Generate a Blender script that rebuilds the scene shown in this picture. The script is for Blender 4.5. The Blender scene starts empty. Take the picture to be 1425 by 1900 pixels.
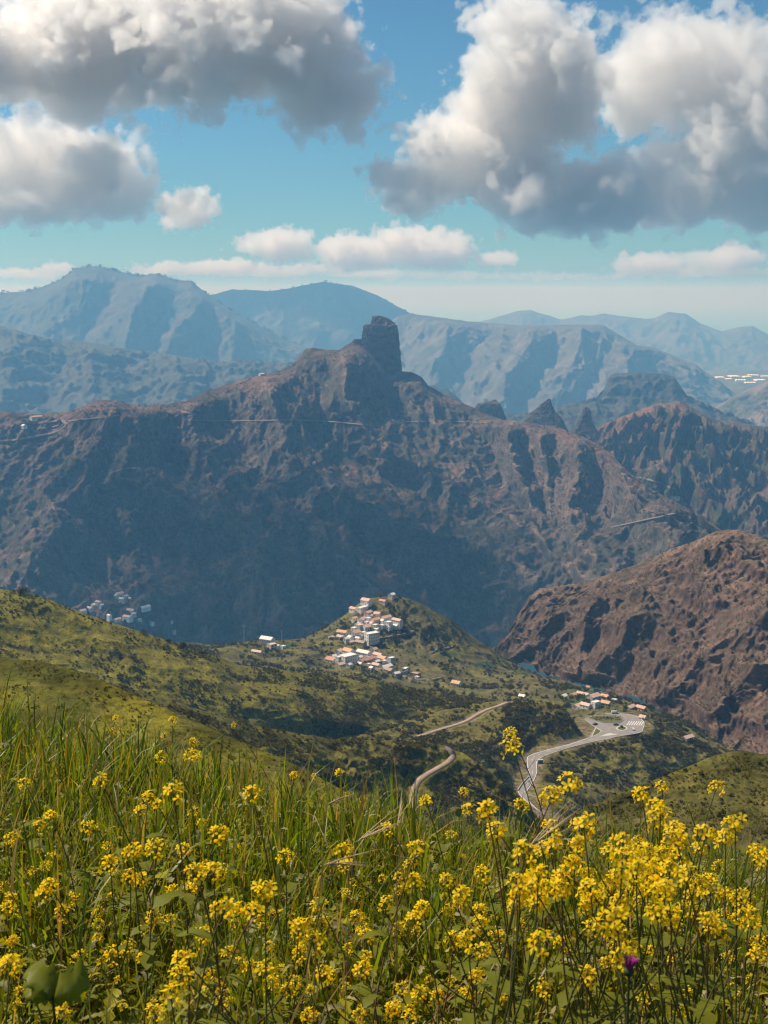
import bpy, math, random
import numpy as np
from mathutils import Vector, Matrix
from mathutils.bvhtree import BVHTree

# ------------------------------------------------------------------ camera, sky, sun, exposure
F = 2500.0            # focal length in photo pixels (photo 1425 x 1900)
LEVEL = 540.0         # photo row of the level line of sight
PITCH = math.atan((950 - LEVEL) / F)
CP, SP = math.cos(PITCH), math.sin(PITCH)
sc = bpy.context.scene
COL = sc.collection
cam = bpy.data.objects.new('camera', bpy.data.cameras.new('camera'))
COL.objects.link(cam); sc.camera = cam
cam.data.sensor_fit = 'VERTICAL'; cam.data.sensor_height = 36; cam.data.lens = 36 * F / 1900
cam.data.clip_start = .05; cam.data.clip_end = 4e5
cam.rotation_euler = (math.pi / 2 - PITCH, 0, 0)
cam.data.dof.use_dof = True; cam.data.dof.focus_distance = 12.0; cam.data.dof.aperture_fstop = 16

SUN_AZ, SUN_EL = math.radians(-66), math.radians(53)     # to the left of the view, ahead
world = bpy.data.worlds.new('World'); sc.world = world; world.use_nodes = True
wn = world.node_tree
sky = wn.nodes.new('ShaderNodeTexSky'); sky.sky_type = 'NISHITA'; sky.sun_disc = False
sky.sun_elevation = SUN_EL; sky.sun_rotation = SUN_AZ; sky.altitude = 1500
sky.air_density = 1.0; sky.dust_density = 1.6; sky.ozone_density = 1.8
tint = wn.nodes.new('ShaderNodeMix'); tint.data_type = 'RGBA'; tint.blend_type = 'MULTIPLY'
tint.inputs[0].default_value = 1; tint.inputs[7].default_value = (.38, .655, .74, 1)
wn.links.new(sky.outputs[0], tint.inputs[6])
wn.links.new(tint.outputs[2], wn.nodes['Background'].inputs[0])
wn.nodes['Background'].inputs[1].default_value = .1
sun_d = bpy.data.lights.new('sun', 'SUN'); sun_d.energy = 5; sun_d.angle = math.radians(.5); sun_d.color = (1, .90, .74)
sun = bpy.data.objects.new('sun', sun_d); COL.objects.link(sun)
SUN_DIR = Vector((math.sin(SUN_AZ) * math.cos(SUN_EL), math.cos(SUN_AZ) * math.cos(SUN_EL), math.sin(SUN_EL)))
sun.rotation_euler = SUN_DIR.to_track_quat('Z', 'Y').to_euler()
vs = sc.view_settings
vs.view_transform = 'Standard'; vs.look = 'None'; vs.gamma = 1; vs.exposure = .25; vs.use_curve_mapping = False
cy = sc.cycles
cy.use_denoising = True; cy.max_bounces = 14; cy.diffuse_bounces = 3; cy.glossy_bounces = 2
cy.transmission_bounces = 4; cy.volume_bounces = 12; cy.transparent_max_bounces = 16
cy.filter_width = 1.15; cy.volume_step_rate = 4; cy.volume_max_steps = 256
cy.caustics_reflective = False; cy.caustics_refractive = False

# ------------------------------------------------------------------ helpers
rng = np.random.default_rng(7)
random.seed(7)
def pix(px, py, D):
    """pixel + forward distance -> world point"""
    a = (px - 712.5) / F; b = (950 - py) / F
    s = D / (CP + b * SP)
    return Vector((a * s, D, (b * CP - SP) * s))
def pdir(px, py):
    a = (px - 712.5) / F; b = (950 - py) / F
    return Vector((a, CP + b * SP, b * CP - SP)).normalized()
def topix(x, y, z):
    b = np.tan(np.arctan2(z, y) + PITCH)
    s = y / (CP + b * SP)
    return x / s * F + 712.5, 950 - b * F

def _hash(ix, iy, iz, seed):
    with np.errstate(over='ignore'):
        h = (ix.astype(np.uint32) * np.uint32(374761393)) ^ (iy.astype(np.uint32) * np.uint32(668265263)) \
            ^ (iz.astype(np.uint32) * np.uint32(2147483647 - 1274126177 % 99991)) ^ np.uint32(seed * 974711 + 17)
        h = (h ^ (h >> np.uint32(13))) * np.uint32(1274126177)
        h = (h ^ (h >> np.uint32(16))) * np.uint32(2246822519)
        return h ^ (h >> np.uint32(15))
_G = np.array([(1,1,0),(-1,1,0),(1,-1,0),(-1,-1,0),(1,0,1),(-1,0,1),(1,0,-1),(-1,0,-1),
               (0,1,1),(0,-1,1),(0,1,-1),(0,-1,-1),(1,1,0),(-1,1,0),(0,-1,1),(0,-1,-1)], np.float32)
def perlin(x, y, z, seed=0):
    x0, y0, z0 = np.floor(x), np.floor(y), np.floor(z)
    fx, fy, fz = (x - x0).astype(np.float32), (y - y0).astype(np.float32), (z - z0).astype(np.float32)
    ix, iy, iz = x0.astype(np.int64), y0.astype(np.int64), z0.astype(np.int64)
    u = fx * fx * fx * (fx * (fx * 6 - 15) + 10); v = fy * fy * fy * (fy * (fy * 6 - 15) + 10); w = fz * fz * fz * (fz * (fz * 6 - 15) + 10)
    def g(dx, dy, dz):
        k = _G[_hash(ix + dx, iy + dy, iz + dz, seed) & np.uint32(15)]
        return k[..., 0] * (fx - dx) + k[..., 1] * (fy - dy) + k[..., 2] * (fz - dz)
    a = g(0,0,0); a = a + u * (g(1,0,0) - a); b = g(0,1,0); b = b + u * (g(1,1,0) - b)
    c = g(0,0,1); c = c + u * (g(1,0,1) - c); d = g(0,1,1); d = d + u * (g(1,1,1) - d)
    a = a + v * (b - a); c = c + v * (d - c)
    return a + w * (c - a)
def fbm(x, y, z, oct=5, gain=.5, seed=0):
    t = 0; amp = 1; n = 0
    for i in range(oct):
        t = t + amp * perlin(x, y, z, seed + i); n += amp
        x, y, z = x * 2.03 + 11.3, y * 2.03 - 7.1, z * 2.03 + 3.7; amp *= gain
    return t / n
def ridged(x, y, z, oct=5, gain=.5, seed=0):
    t = 0; amp = 1; n = 0; w = 1
    for i in range(oct):
        r = 1 - np.abs(perlin(x, y, z, seed + i)) * 1.6
        r = np.clip(r, 0, 1) ** 2 * w
        w = np.clip(r * 1.8, 0, 1)
        t = t + amp * r; n += amp
        x, y, z = x * 2.07 + 5.3, y * 2.07 - 9.1, z * 2.07 + 1.7; amp *= gain
    return t / n
def sstep(a, b, x):
    t = np.clip((x - a) / (b - a), 0, 1); return t * t * (3 - 2 * t)
def mixc(c0, c1, t):
    return np.asarray(c0) * (1 - t[..., None]) + np.asarray(c1) * t[..., None]

def tag(o, label=None, cat=None, group=None, kind=None):
    if label: o['label'] = label
    if cat: o['category'] = cat
    if group: o['group'] = group
    if kind: o['kind'] = kind
    return o
def mesh_np(name, V, faces, mat=None, parent=None, col=None, smooth=True):
    """V (n,3), faces (m,k) -> linked mesh object"""
    V = np.asarray(V, np.float32); faces = np.asarray(faces, np.int32)
    me = bpy.data.meshes.new(name)
    k = faces.shape[1]
    me.vertices.add(len(V)); me.vertices.foreach_set('co', V.ravel())
    me.loops.add(faces.size); me.loops.foreach_set('vertex_index', faces.ravel())
    me.polygons.add(len(faces)); me.polygons.foreach_set('loop_start', np.arange(0, faces.size, k, dtype=np.int32))
    if smooth: me.polygons.foreach_set('use_smooth', np.ones(len(faces), bool))
    me.update(calc_edges=True)
    if col is not None:
        at = me.attributes.new('albedo', 'FLOAT_COLOR', 'POINT')
        c = np.ones((len(V), 4), np.float32); c[:, :3] = col
        at.data.foreach_set('color', c.ravel())
    if mat: me.materials.append(mat)
    o = bpy.data.objects.new(name, me); COL.objects.link(o)
    if parent: o.parent = parent
    return o
def empty(name, loc, rz=0):
    o = bpy.data.objects.new(name, None); COL.objects.link(o); o.location = loc; o.rotation_euler = (0, 0, rz)
    o.empty_display_size = .1
    return o

# ------------------------------------------------------------------ materials
def new_mat(name):
    m = bpy.data.materials.new(name); m.use_nodes = True
    return m, m.node_tree.nodes, m.node_tree.links, m.node_tree.nodes['Principled BSDF']
def simple(name, col, rough=.8, var=0, scale=1, spec=.3):
    m, n, l, b = new_mat(name)
    b.inputs['Base Color'].default_value = (*col, 1); b.inputs['Roughness'].default_value = rough
    b.inputs['Specular IOR Level'].default_value = spec
    if var:
        tc = n.new('ShaderNodeTexCoord')
        t = n.new('ShaderNodeTexNoise'); t.inputs['Scale'].default_value = scale; t.inputs['Detail'].default_value = 5
        l.new(tc.outputs['Object'], t.inputs['Vector'])
        r = n.new('ShaderNodeMapRange'); r.inputs[1].default_value = .3; r.inputs[2].default_value = .7
        r.inputs[3].default_value = 1 - var; r.inputs[4].default_value = 1 + var
        l.new(t.outputs[0], r.inputs[0])
        x = n.new('ShaderNodeVectorMath'); x.operation = 'SCALE'; x.inputs[0].default_value = col
        l.new(r.outputs[0], x.inputs['Scale']); l.new(x.outputs[0], b.inputs['Base Color'])
    return m
def terrain_mat(name, scale, speck, speck_col, bump=.6, speck_amt=.6, size=3.0, var=.5):
    """vertex albedo + patchy grain + shrub speckle, all in metres"""
    m, n, l, b = new_mat(name)
    b.inputs['Roughness'].default_value = .95; b.inputs['Specular IOR Level'].default_value = .1
    g = n.new('ShaderNodeNewGeometry')
    at = n.new('ShaderNodeAttribute'); at.attribute_name = 'albedo'
    t1 = n.new('ShaderNodeTexNoise'); t1.inputs['Scale'].default_value = 1 / scale; t1.inputs['Detail'].default_value = 7; t1.inputs['Roughness'].default_value = .65
    l.new(g.outputs['Position'], t1.inputs['Vector'])
    r1 = n.new('ShaderNodeMapRange'); r1.inputs[1].default_value = .3; r1.inputs[2].default_value = .7; r1.inputs[3].default_value = 1 - var; r1.inputs[4].default_value = 1 + var
    l.new(t1.outputs[0], r1.inputs[0])
    mu = n.new('ShaderNodeVectorMath'); mu.operation = 'SCALE'
    l.new(at.outputs['Color'], mu.inputs[0]); l.new(r1.outputs[0], mu.inputs['Scale'])
    t2 = n.new('ShaderNodeTexNoise'); t2.inputs['Scale'].default_value = 1 / speck; t2.inputs['Detail'].default_value = 3; t2.inputs['Roughness'].default_value = .6
    l.new(g.outputs['Position'], t2.inputs['Vector'])
    r2 = n.new('ShaderNodeMapRange'); r2.inputs[1].default_value = .5; r2.inputs[2].default_value = .58; r2.inputs[3].default_value = 0; r2.inputs[4].default_value = speck_amt
    l.new(t2.outputs[0], r2.inputs[0])
    mx = n.new('ShaderNodeMix'); mx.data_type = 'RGBA'
    l.new(r2.outputs[0], mx.inputs[0]); l.new(mu.outputs[0], mx.inputs[6]); mx.inputs[7].default_value = (*speck_col, 1)
    l.new(mx.outputs[2], b.inputs['Base Color'])
    bp = n.new('ShaderNodeBump'); bp.inputs['Strength'].default_value = bump; bp.inputs['Distance'].default_value = size
    ad = n.new('ShaderNodeMath'); ad.operation = 'MULTIPLY_ADD'; ad.inputs[1].default_value = .6
    l.new(t2.outputs[0], ad.inputs[0]); l.new(t1.outputs[0], ad.inputs[2])
    l.new(ad.outputs[0], bp.inputs['Height']); l.new(bp.outputs[0], b.inputs['Normal'])
    return m

# ------------------------------------------------------------------ terrain sheets
TERR = {}
def seg_dist(px, py, pl):
    """distance from (px,py) to a polyline, and the parameter along it"""
    best = np.full(px.shape, 1e9, np.float32)
    for (x0, y0), (x1, y1) in zip(pl[:-1], pl[1:]):
        dx, dy = x1 - x0, y1 - y0
        t = np.clip(((px - x0) * dx + (py - y0) * dy) / (dx * dx + dy * dy + 1e-9), 0, 1)
        best = np.minimum(best, np.hypot(px - x0 - t * dx, py - y0 - t * dy))
    return best
def box_smooth(a, k):
    if k < 2: return a
    p = np.pad(a, k, mode='edge'); ker = np.ones(2 * k + 1) / (2 * k + 1)
    return np.convolve(p, ker, mode='valid')
def sheet(name, rows, u=(-260, 1690), step=2.0, vstep=2.0, smooth=6, back=(.12, .55), ease=True, spurs=(), disp=None, front=None, ds=1.0):
    """Terrain patch through control rows, near to far; each row is a list of (px, py, distance)."""
    nu = int((u[1] - u[0]) / step) + 1
    px = np.linspace(u[0], u[1], nu)
    Ds, Zs = [], []
    for r in rows:
        r = sorted(r); xs = [q[0] for q in r]
        D = box_smooth(np.interp(px, xs, [q[2] * ds for q in r]), int(smooth * 3 / step))
        y = box_smooth(np.interp(px, xs, [q[1] for q in r]), int(smooth / step))
        b = (950 - y) / F
        Ds.append(D); Zs.append(D * (b * CP - SP) / (CP + b * SP))
    if front:      # skirt towards the camera
        Ds.insert(0, Ds[0] * (1 - front[0])); Zs.insert(0, Zs[0] - front[1] * Ds[0])
    nvis = len(Ds)
    if back:
        Ds.append(Ds[-1] * (1 + back[0])); Zs.append(Zs[-1] - back[1] * back[0] * Ds[-2 + 1] )
    Ds, Zs = np.array(Ds), np.array(Zs)
    pys = topix(0 * Ds, Ds, Zs)[1]
    pyc = np.minimum(pys, 1570)      # rows hidden behind the near bank need no detail
    DD, ZZ, W = [], [], []
    for k in range(len(Ds) - 1):
        n = int(max(6, np.max(np.abs(pyc[k + 1] - pyc[k])) / vstep)) if k < nvis - 1 else 24
        n = min(n, 420)
        t = np.linspace(0, 1, n, endpoint=(k == len(Ds) - 2))[:, None]
        d0, d1 = Ds[k], Ds[k + 1]; z0, z1 = Zs[k], Zs[k + 1]
        def slope(i):
            if i <= 0: return (Zs[1] - Zs[0]) / (Ds[1] - Ds[0])
            if i >= len(Ds) - 1: return (Zs[-1] - Zs[-2]) / (Ds[-1] - Ds[-2])
            s0 = (Zs[i] - Zs[i-1]) / (Ds[i] - Ds[i-1]); s1 = (Zs[i+1] - Zs[i]) / (Ds[i+1] - Ds[i])
            return np.where(s0 * s1 > 0, 2 * s0 * s1 / (s0 + s1 + 1e-9 * np.sign(s0 + s1)), 0)
        if ease and k < nvis - 1:
            m0, m1 = slope(k) * (d1 - d0), slope(k + 1) * (d1 - d0)
            if k + 1 == nvis - 1: m1 = (z1 - z0) * .7
            h = (2*t**3 - 3*t**2 + 1) * z0 + (t**3 - 2*t**2 + t) * m0 + (-2*t**3 + 3*t**2) * z1 + (t**3 - t**2) * m1
        else:
            h = z0 + (z1 - z0) * t
        DD.append(d0 + (d1 - d0) * t); ZZ.append(h); W.append(np.broadcast_to(k + t, (n, nu)))
    D = np.concatenate(DD); Z = np.concatenate(ZZ); W = np.concatenate(W)
    PX = np.broadcast_to(px, D.shape).copy()
    b = np.tan(np.arctan2(Z, D) + PITCH); PY = 950 - b * F
    X = (PX - 712.5) / F * D / (CP + b * SP)
    crest = np.zeros_like(D)
    if len(spurs):
        f = np.zeros_like(D)
        wx = PX + 26 * fbm(PX / 70, PY / 70, 0 * PX, 3, seed=91); wy = PY + 20 * fbm(PX / 70, PY / 70, 0 * PX + 5, 3, seed=92)
        for pl, amp, wid in spurs:
            d = seg_dist(wx, wy, pl)
            f = np.maximum(f, amp * np.clip(1 - d / wid, 0, 1) ** 1.15)
            crest = np.maximum(crest, np.clip(1 - d / 9, 0, 1))
        fade = sstep(0, .18, nvis - 1 - W) * sstep(0, .12, W)
        k = 1 - f * fade
        X, D, Z = X * k, D * k, Z * k
    P = np.stack([X, D, Z], -1)
    if disp is not None:
        P = disp(P, PX, PY, W, nvis - 1)
    nv, nu = D.shape
    # normals for slope masks
    du = np.gradient(P, axis=1); dv = np.gradient(P, axis=0)
    N = np.cross(du, dv); N /= np.linalg.norm(N, axis=-1, keepdims=True) + 1e-9
    N *= np.sign(N[..., 2:3] + 1e-9)
    S = dict(name=name, P=P, N=N, PX=PX, PY=PY, W=W, crest=crest, nv=nv, nu=nu, ridge=nvis - 1)
    TERR[name] = S
    return S
def grid_faces(nv, nu):
    i = np.arange(nv - 1)[:, None] * nu + np.arange(nu - 1)
    return np.stack([i, i + 1, i + nu + 1, i + nu], -1).reshape(-1, 4)
def finish(S, col, mat, label):
    o = mesh_np(S['name'], S['P'].reshape(-1, 3), grid_faces(S['nv'], S['nu']), mat, col=col.reshape(-1, 3))
    tag(o, label, kind='structure'); S['obj'] = o
    return o
def flatten(S, pts, half, soft, drop=.35):
    """level the sheet under a road given by 3D points"""
    P = S['P']; x, y = P[..., 0], P[..., 1]
    best = np.full(x.shape, 1e9); zz = np.zeros(x.shape)
    lo = np.min([p[:2] for p in pts], 0) - half - soft; hi = np.max([p[:2] for p in pts], 0) + half + soft
    m = (x > lo[0]) & (x < hi[0]) & (y > lo[1]) & (y < hi[1])
    xm, ym = x[m], y[m]; bm = best[m]; zm = zz[m]
    for a, b in zip(pts[:-1], pts[1:]):
        d = b - a; L2 = d[0] ** 2 + d[1] ** 2 + 1e-9
        t = np.clip(((xm - a[0]) * d[0] + (ym - a[1]) * d[1]) / L2, 0, 1)
        q = np.hypot(xm - a[0] - t * d[0], ym - a[1] - t * d[1])
        c = q < bm; bm = np.where(c, q, bm); zm = np.where(c, a[2] + t * d[2], zm)
    w = 1 - sstep(half, half + soft, bm)
    z = P[..., 2]; z[m] = z[m] * (1 - w) + (zm - drop) * w
    if 'roadw' not in S: S['roadw'] = np.zeros(x.shape)
    S['roadw'][m] = np.maximum(S['roadw'][m], w)
_bvh = {}
def bvh(name):
    if name not in _bvh:
        S = TERR[name]
        _bvh[name] = BVHTree.FromPolygons(S['P'].reshape(-1, 3).tolist(), grid_faces(S['nv'], S['nu']).tolist())
    return _bvh[name]
def cast(px, py, names):
    """first terrain point seen through a pixel"""
    best = None
    d = pdir(px, py)
    for n in names:
        h = bvh(n).ray_cast(Vector((0, 0, 0)), d)
        if h[0] is not None and (best is None or h[3] < best[1]): best = (h[0], h[3])
    return best[0] if best else None
def ground_z(x, y, names):
    best = None
    for n in names:
        h = bvh(n).ray_cast(Vector((x, y, 600)), Vector((0, 0, -1)))
        if h[0] is not None and (best is None or h[0].z > best): best = h[0].z
    return best

def catmull(pts, n=6):
    pts = [Vector(p) for p in pts]; out = []
    for i in range(len(pts) - 1):
        p0 = pts[max(i - 1, 0)]; p1 = pts[i]; p2 = pts[i + 1]; p3 = pts[min(i + 2, len(pts) - 1)]
        for k in range(n):
            t = k / n
            out.append(.5 * ((2 * p1) + (p2 - p0) * t + (2*p0 - 5*p1 + 4*p2 - p3) * t*t + (3*p1 - p0 - 3*p2 + p3) * t*t*t))
    out.append(pts[-1]); return out
def level_pts(pxs, z):
    """pixels on a level road at height z"""
    out = []
    for px, py in pxs:
        d = pdir(px, py); out.append(d * (z / d.z))
    return out

# ------------------------------------------------------------------ terrain
def rough(big, bamp, gul, gamp, fine, famp, seed, keep=.25, gl=2.2):
    """fractal relief: swells, gullies running down the slope, and crags"""
    def f(P, PX, PY, W, R):
        x, y, z = P[..., 0], P[..., 1], P[..., 2]
        k = keep + (1 - keep) * sstep(0, .35, np.abs(R - W))
        d = bamp * fbm(x / big, y / big, z / big * .5, 4, .5, seed) * k * 1.6
        if gamp:
            wv = 1.1 * fbm(x / gul / 3, y / gul / 3, 0 * x, 3, .5, seed + 20)
            g = ridged(x / gul + wv, W * gl + .35 * wv, y / gul * .18, 4, .55, seed + 30)
            d = d + gamp * (g - .5) * k
        d = d + famp * (ridged(x / fine, y / fine, z / fine, 4, .55, seed + 40) - .45) * (keep * 1.4 + (1 - keep * 1.4) * sstep(0, .15, np.abs(R - W)))
        Q = P.copy(); Q[..., 2] += d * .8
        sc_ = 1 - .9 * d / np.maximum(y, 1)      # crags also stand out from the face
        Q[..., 0] *= sc_; Q[..., 1] *= sc_
        return Q
    return f
def n3(S, s, seed, oct=4):
    P = S['P']; return fbm(P[..., 0] / s, P[..., 1] / s, P[..., 2] / s, oct, .55, seed)

GRASS = (.19, .16, .016); DRYGRASS = (.16, .125, .035); SHRUB = (.030, .036, .012); SOIL = (.15, .095, .06)
ROCK = (.135, .085, .062); ROCKRED = (.19, .095, .06); ROCKGREY = (.11, .095, .08); OLIVE = (.058, .06, .022)

M_far = terrain_mat('far mountain ground', 160, 30, (.06, .065, .05), .35, .35, 12, .25)
M_mount = terrain_mat('mountain ground', 60, 11, (.026, .025, .016), .9, .55, 5)
M_brown = terrain_mat('brown hill ground', 30, 5.5, (.05, .042, .022), 1.0, .6, 3.5)
M_valley = terrain_mat('valley ground', 14, 3.2, (.036, .034, .011), .8, .55, 1.6)
M_grass = terrain_mat('grassy hill ground', 7, 1.3, (.045, .042, .009), .9, .55, .7)

# --- far layers
S = sheet('far_ridge', ds=1.7, rows=[[(780,700,11500),(1500,720,11500)],
    [(780,615,13500),(860,602,13500),(900,594,13400),(940,583,13300),(962,577,13300),(985,576,13300),(1010,583,13300),(1040,593,13300),(1080,585,13200),(1100,585,13200),(1120,581,13100),(1150,586,13100),(1200,592,13000),(1215,590,13000),(1240,579,13000),(1272,582,13000),(1300,600,13000),(1340,615,13000),(1370,607,13000),(1398,605,13000),(1425,620,13000),(1500,640,13000),(1700,660,13000)]],
    u=(760,1700), step=3, vstep=3, smooth=3, disp=rough(900,110,420,110,200,50,3,.12))
finish(S, mixc((.09,.09,.07), (.13,.11,.095), sstep(-.2,.3,n3(S,500,4))), M_far, 'distant pale blue ridge with rounded summits before the sea')
S = sheet('far_mountain', ds=1.75, rows=[[(300,720,8300),(900,720,8300)],
    [(200,600,9300),(330,560,9300),(395,547,9300),(430,537,9300),(500,540,9300),(560,530,9300),(600,522,9300),(650,530,9300),(700,548,9300),(740,570,9300),(770,586,9300),(850,600,9300),(950,620,9300)]],
    u=(200,960), step=3, vstep=3, smooth=3, disp=rough(700,100,330,60,160,28,8,.12))
finish(S, mixc((.07,.075,.06), (.12,.10,.085), sstep(-.3,.4,n3(S,400,9))), M_far, 'hazy blue mountain behind the rock tower')
S = sheet('wooded_mountain', ds=1.7, rows=[[(-260,720,6500),(150,715,6600),(700,735,6900)],
    [(-260,555,7600),(-100,548,7600),(0,543,7600),(60,540,7600),(110,520,7600),(140,499,7600),(160,494,7600),(180,493,7600),(215,502,7600),(260,512,7600),(290,508,7600),(330,520,7600),(355,521,7600),(385,545,7600),(440,582,7600),(520,625,7700),(620,665,7800),(700,690,7900)]],
    u=(-260,700), step=2.4, vstep=2.4, smooth=2, disp=rough(600,80,260,52,120,24,14,.12),
    spurs=[([(275,512),(262,560),(235,620),(210,700)],.05,80),([(385,545),(330,600),(290,700)],.035,70),([(150,497),(90,600),(60,700)],.04,90),([(420,570),(440,630),(430,700)],.03,60)])
finish(S, mixc((.07,.075,.06), (.12,.10,.085), sstep(-.2,.5,n3(S,300,15))), M_far, 'blue wooded mountain on the left skyline')
S = sheet('massif', ds=1.55, rows=[[(600,800,6600),(900,800,6700),(1200,770,6900),(1420,790,7000)],[(600,770,7300),(680,735,7300),(740,700,7300),(900,680,7350),(1200,700,7350),(1420,780,7300)],
    [(600,730,8000),(660,665,8000),(690,628,8000),(715,602,8000),(740,586,8000),(765,583,8000),(820,590,8000),(880,597,8000),(960,603,8000),(1050,603,8000),(1100,602,8000),(1120,604,8000),(1142,616,7900),(1180,640,7900),(1210,643,7900),(1240,655,7800),(1292,676,7700),(1310,690,7700),(1335,706,7600),(1400,760,7600)]],
    u=(600,1420), step=2.4, vstep=2.4, smooth=2, disp=rough(600,70,240,75,120,26,21,.12),
    spurs=[([(840,600),(800,680),(790,790)],.05,70),([(990,620),(940,700),(900,790)],.06,80),([(1080,610),(1060,690),(1000,770)],.05,70),([(1180,645),(1150,700),(1120,760)],.04,60)])
finish(S, mixc((.08,.082,.072), (.15,.132,.118), sstep(-.35,.35,n3(S,260,22))), M_far, 'broad hazy massif with pale cliffs right of the rock tower')
S = sheet('plain', ds=1.55, rows=[[(1200,800,6300),(1700,800,6300)],[(1200,735,7600),(1330,722,8200),(1700,712,8200)],[(1200,700,9500),(1330,690,9800),(1700,680,9800)]], u=(1200,1700), step=4, vstep=3, disp=rough(500,25,300,20,120,10,25,.5))
finish(S, mixc(OLIVE, DRYGRASS, sstep(-.3,.4,n3(S,300,26))), M_far, 'hazy flat plain beyond the right ridges')
S = sheet('right_rise', ds=1.45, rows=[[(1250,850,5900),(1700,860,5600)],[(1250,800,6700),(1310,765,6700),(1360,735,6700),(1400,718,6700),(1425,706,6700),(1500,690,6700),(1700,680,6700)]], u=(1250,1700), step=2.4, vstep=2.4, smooth=2, disp=rough(300,40,160,90,90,40,27,.15))
finish(S, mixc(OLIVE, (.19,.14,.11), sstep(-.3,.3,n3(S,200,28))), M_far, 'pale hazy slope at the right edge above the brown ridge')
S = sheet('plateau', ds=1.45, rows=[[(-260,800,4900),(150,800,5000),(700,780,5200)],[(-260,690,5500),(0,700,5500),(300,712,5600),(700,720,5700)],[(-260,640,5750),(0,648,5750),(300,675,5850),(700,690,5900)],
    [(-260,585,6150),(-100,600,6150),(0,604,6150),(30,612,6150),(60,622,6150),(100,629,6150),(150,633,6150),(200,640,6150),(250,650,6150),(300,655,6200),(350,664,6200),(400,672,6250),(470,674,6250),(540,671,6250),(600,680,6250),(700,690,6250)]],
    u=(-260,700), step=2.6, vstep=2.4, smooth=3, disp=rough(350,45,200,55,80,26,33,.12), spurs=[([(30,615),(20,700),(-20,790)],.03,60),([(180,645),(170,720),(200,790)],.03,60),([(330,665),(330,730),(380,780)],.03,60)])
cl = sstep(.3,.75,1-S['N'][...,2])
finish(S, mixc(mixc((.06,.065,.05),(.09,.085,.06),sstep(-.2,.2,n3(S,160,35))), ROCKGREY, cl), M_far, 'blue shaded tableland with cliffs at left behind the main mountain')
S = sheet('mesa', ds=1.15, rows=[[(880,850,5200),(1100,860,5200),(1400,860,5200)],[(880,790,5900),(960,775,5900),(1040,757,5900),(1095,745,5950),(1200,742,5950),(1280,744,5950),(1310,755,5900),(1400,790,5900)],
    [(760,730,6350),(800,714,6350),(830,722,6350),(850,738,6350),(880,768,6300),(1000,770,6250),(1060,752,6200),(1105,738,6200),(1122,720,6200),(1130,697,6200),(1140,692,6200),(1180,691,6200),(1230,693,6200),(1250,697,6200),(1262,715,6200),(1275,735,6200),(1300,748,6200),(1400,790,6200)]],
    u=(760,1400), step=2.6, vstep=2.4, smooth=2, disp=rough(300,24,120,40,60,18,41,.08,3))
finish(S, mixc((.045,.048,.036), (.075,.066,.056), sstep(-.2,.3,n3(S,120,42))), M_far, 'flat topped mesa in blue haze beyond the rock pinnacles')

# --- the right-hand rocky ridge and the main mountain
S = sheet('red_ridge', [[(1000,900,4300),(1200,975,3800),(1335,1040,3500),(1690,1070,3300)],[(1000,860,4500),(1200,860,4400),(1335,890,4200),(1690,920,4000)],
    [(1000,830,4700),(1060,812,4750),(1100,795,4800),(1120,787,4800),(1160,770,4800),(1200,754,4800),(1235,745,4800),(1262,744,4800),(1300,764,4800),(1330,776,4800),(1360,782,4800),(1425,790,4800),(1550,815,4800),(1690,830,4800)]],
    u=(1000,1690), step=2.1, vstep=2.1, smooth=2, disp=rough(260,45,110,90,60,42,50,.14),
    spurs=[([(1250,746),(1262,800),(1230,860),(1190,930)],.05,50),([(1262,746),(1330,840),(1390,900),(1425,980)],.06,60),([(1200,756),(1165,800),(1130,860)],.04,45),([(1360,782),(1425,850),(1500,930)],.05,60),([(1283,858),(1310,890),(1345,940)],.06,45),([(1283,858),(1255,890),(1230,930)],.05,35)])
k = n3(S,150,51); top = sstep(840,760,S['PY']) * sstep(1330,1240,S['PX'])
c = mixc(mixc(OLIVE, ROCK, sstep(-.25,.3,k)), ROCKRED, np.clip(top*1.2*sstep(-.3,.2,n3(S,90,52)),0,1))
finish(S, c, M_mount, 'rocky ridge with reddish crest at the right')

SPURS = [
  ([(215,745),(180,820),(140,890),(105,925),(112,965),(75,1010),(40,1090)], 0.064, 97),
  ([(270,752),(240,800),(227,866),(263,891),(333,931),(384,951),(440,992),(480,1060),(530,1130),(600,1200)], 0.076, 111),
  ([(345,747),(385,830),(450,890),(520,940),(600,1010),(680,1080),(760,1150)], 0.053, 78),
  ([(490,697),(520,760),(545,850),(610,900),(705,941),(831,987),(947,1032),(1028,1088),(1060,1120)], 0.076, 111),
  ([(640,655),(650,740),(690,800),(740,835),(770,850),(841,901),(900,935),(988,982),(1089,1073)], 0.064, 91),
  ([(785,705),(800,770),(850,820),(905,880)], 0.037, 58),
  ([(940,785),(948,830),(960,880),(990,930),(1005,975)], 0.053, 55),
  ([(1005,792),(1010,850),(1020,910),(1030,960)], 0.045, 46),
  ([(1075,810),(1062,870),(1052,930),(1060,985),(1100,1030),(1130,1070)], 0.061, 62),
  ([(1130,840),(1160,880),(1190,940),(1240,990),(1260,1030)], 0.045, 58),
  ([(404,1100),(354,1073),(283,1112),(240,1150)], 0.037, 78),
  ([(620,1075),(590,1110),(560,1150)], 0.031, 71),
  ([(0,1045),(50,1080),(100,1120)], 0.037, 65), ([(-150,800),(-120,900),(-100,1050)], 0.061, 117)]
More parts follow.
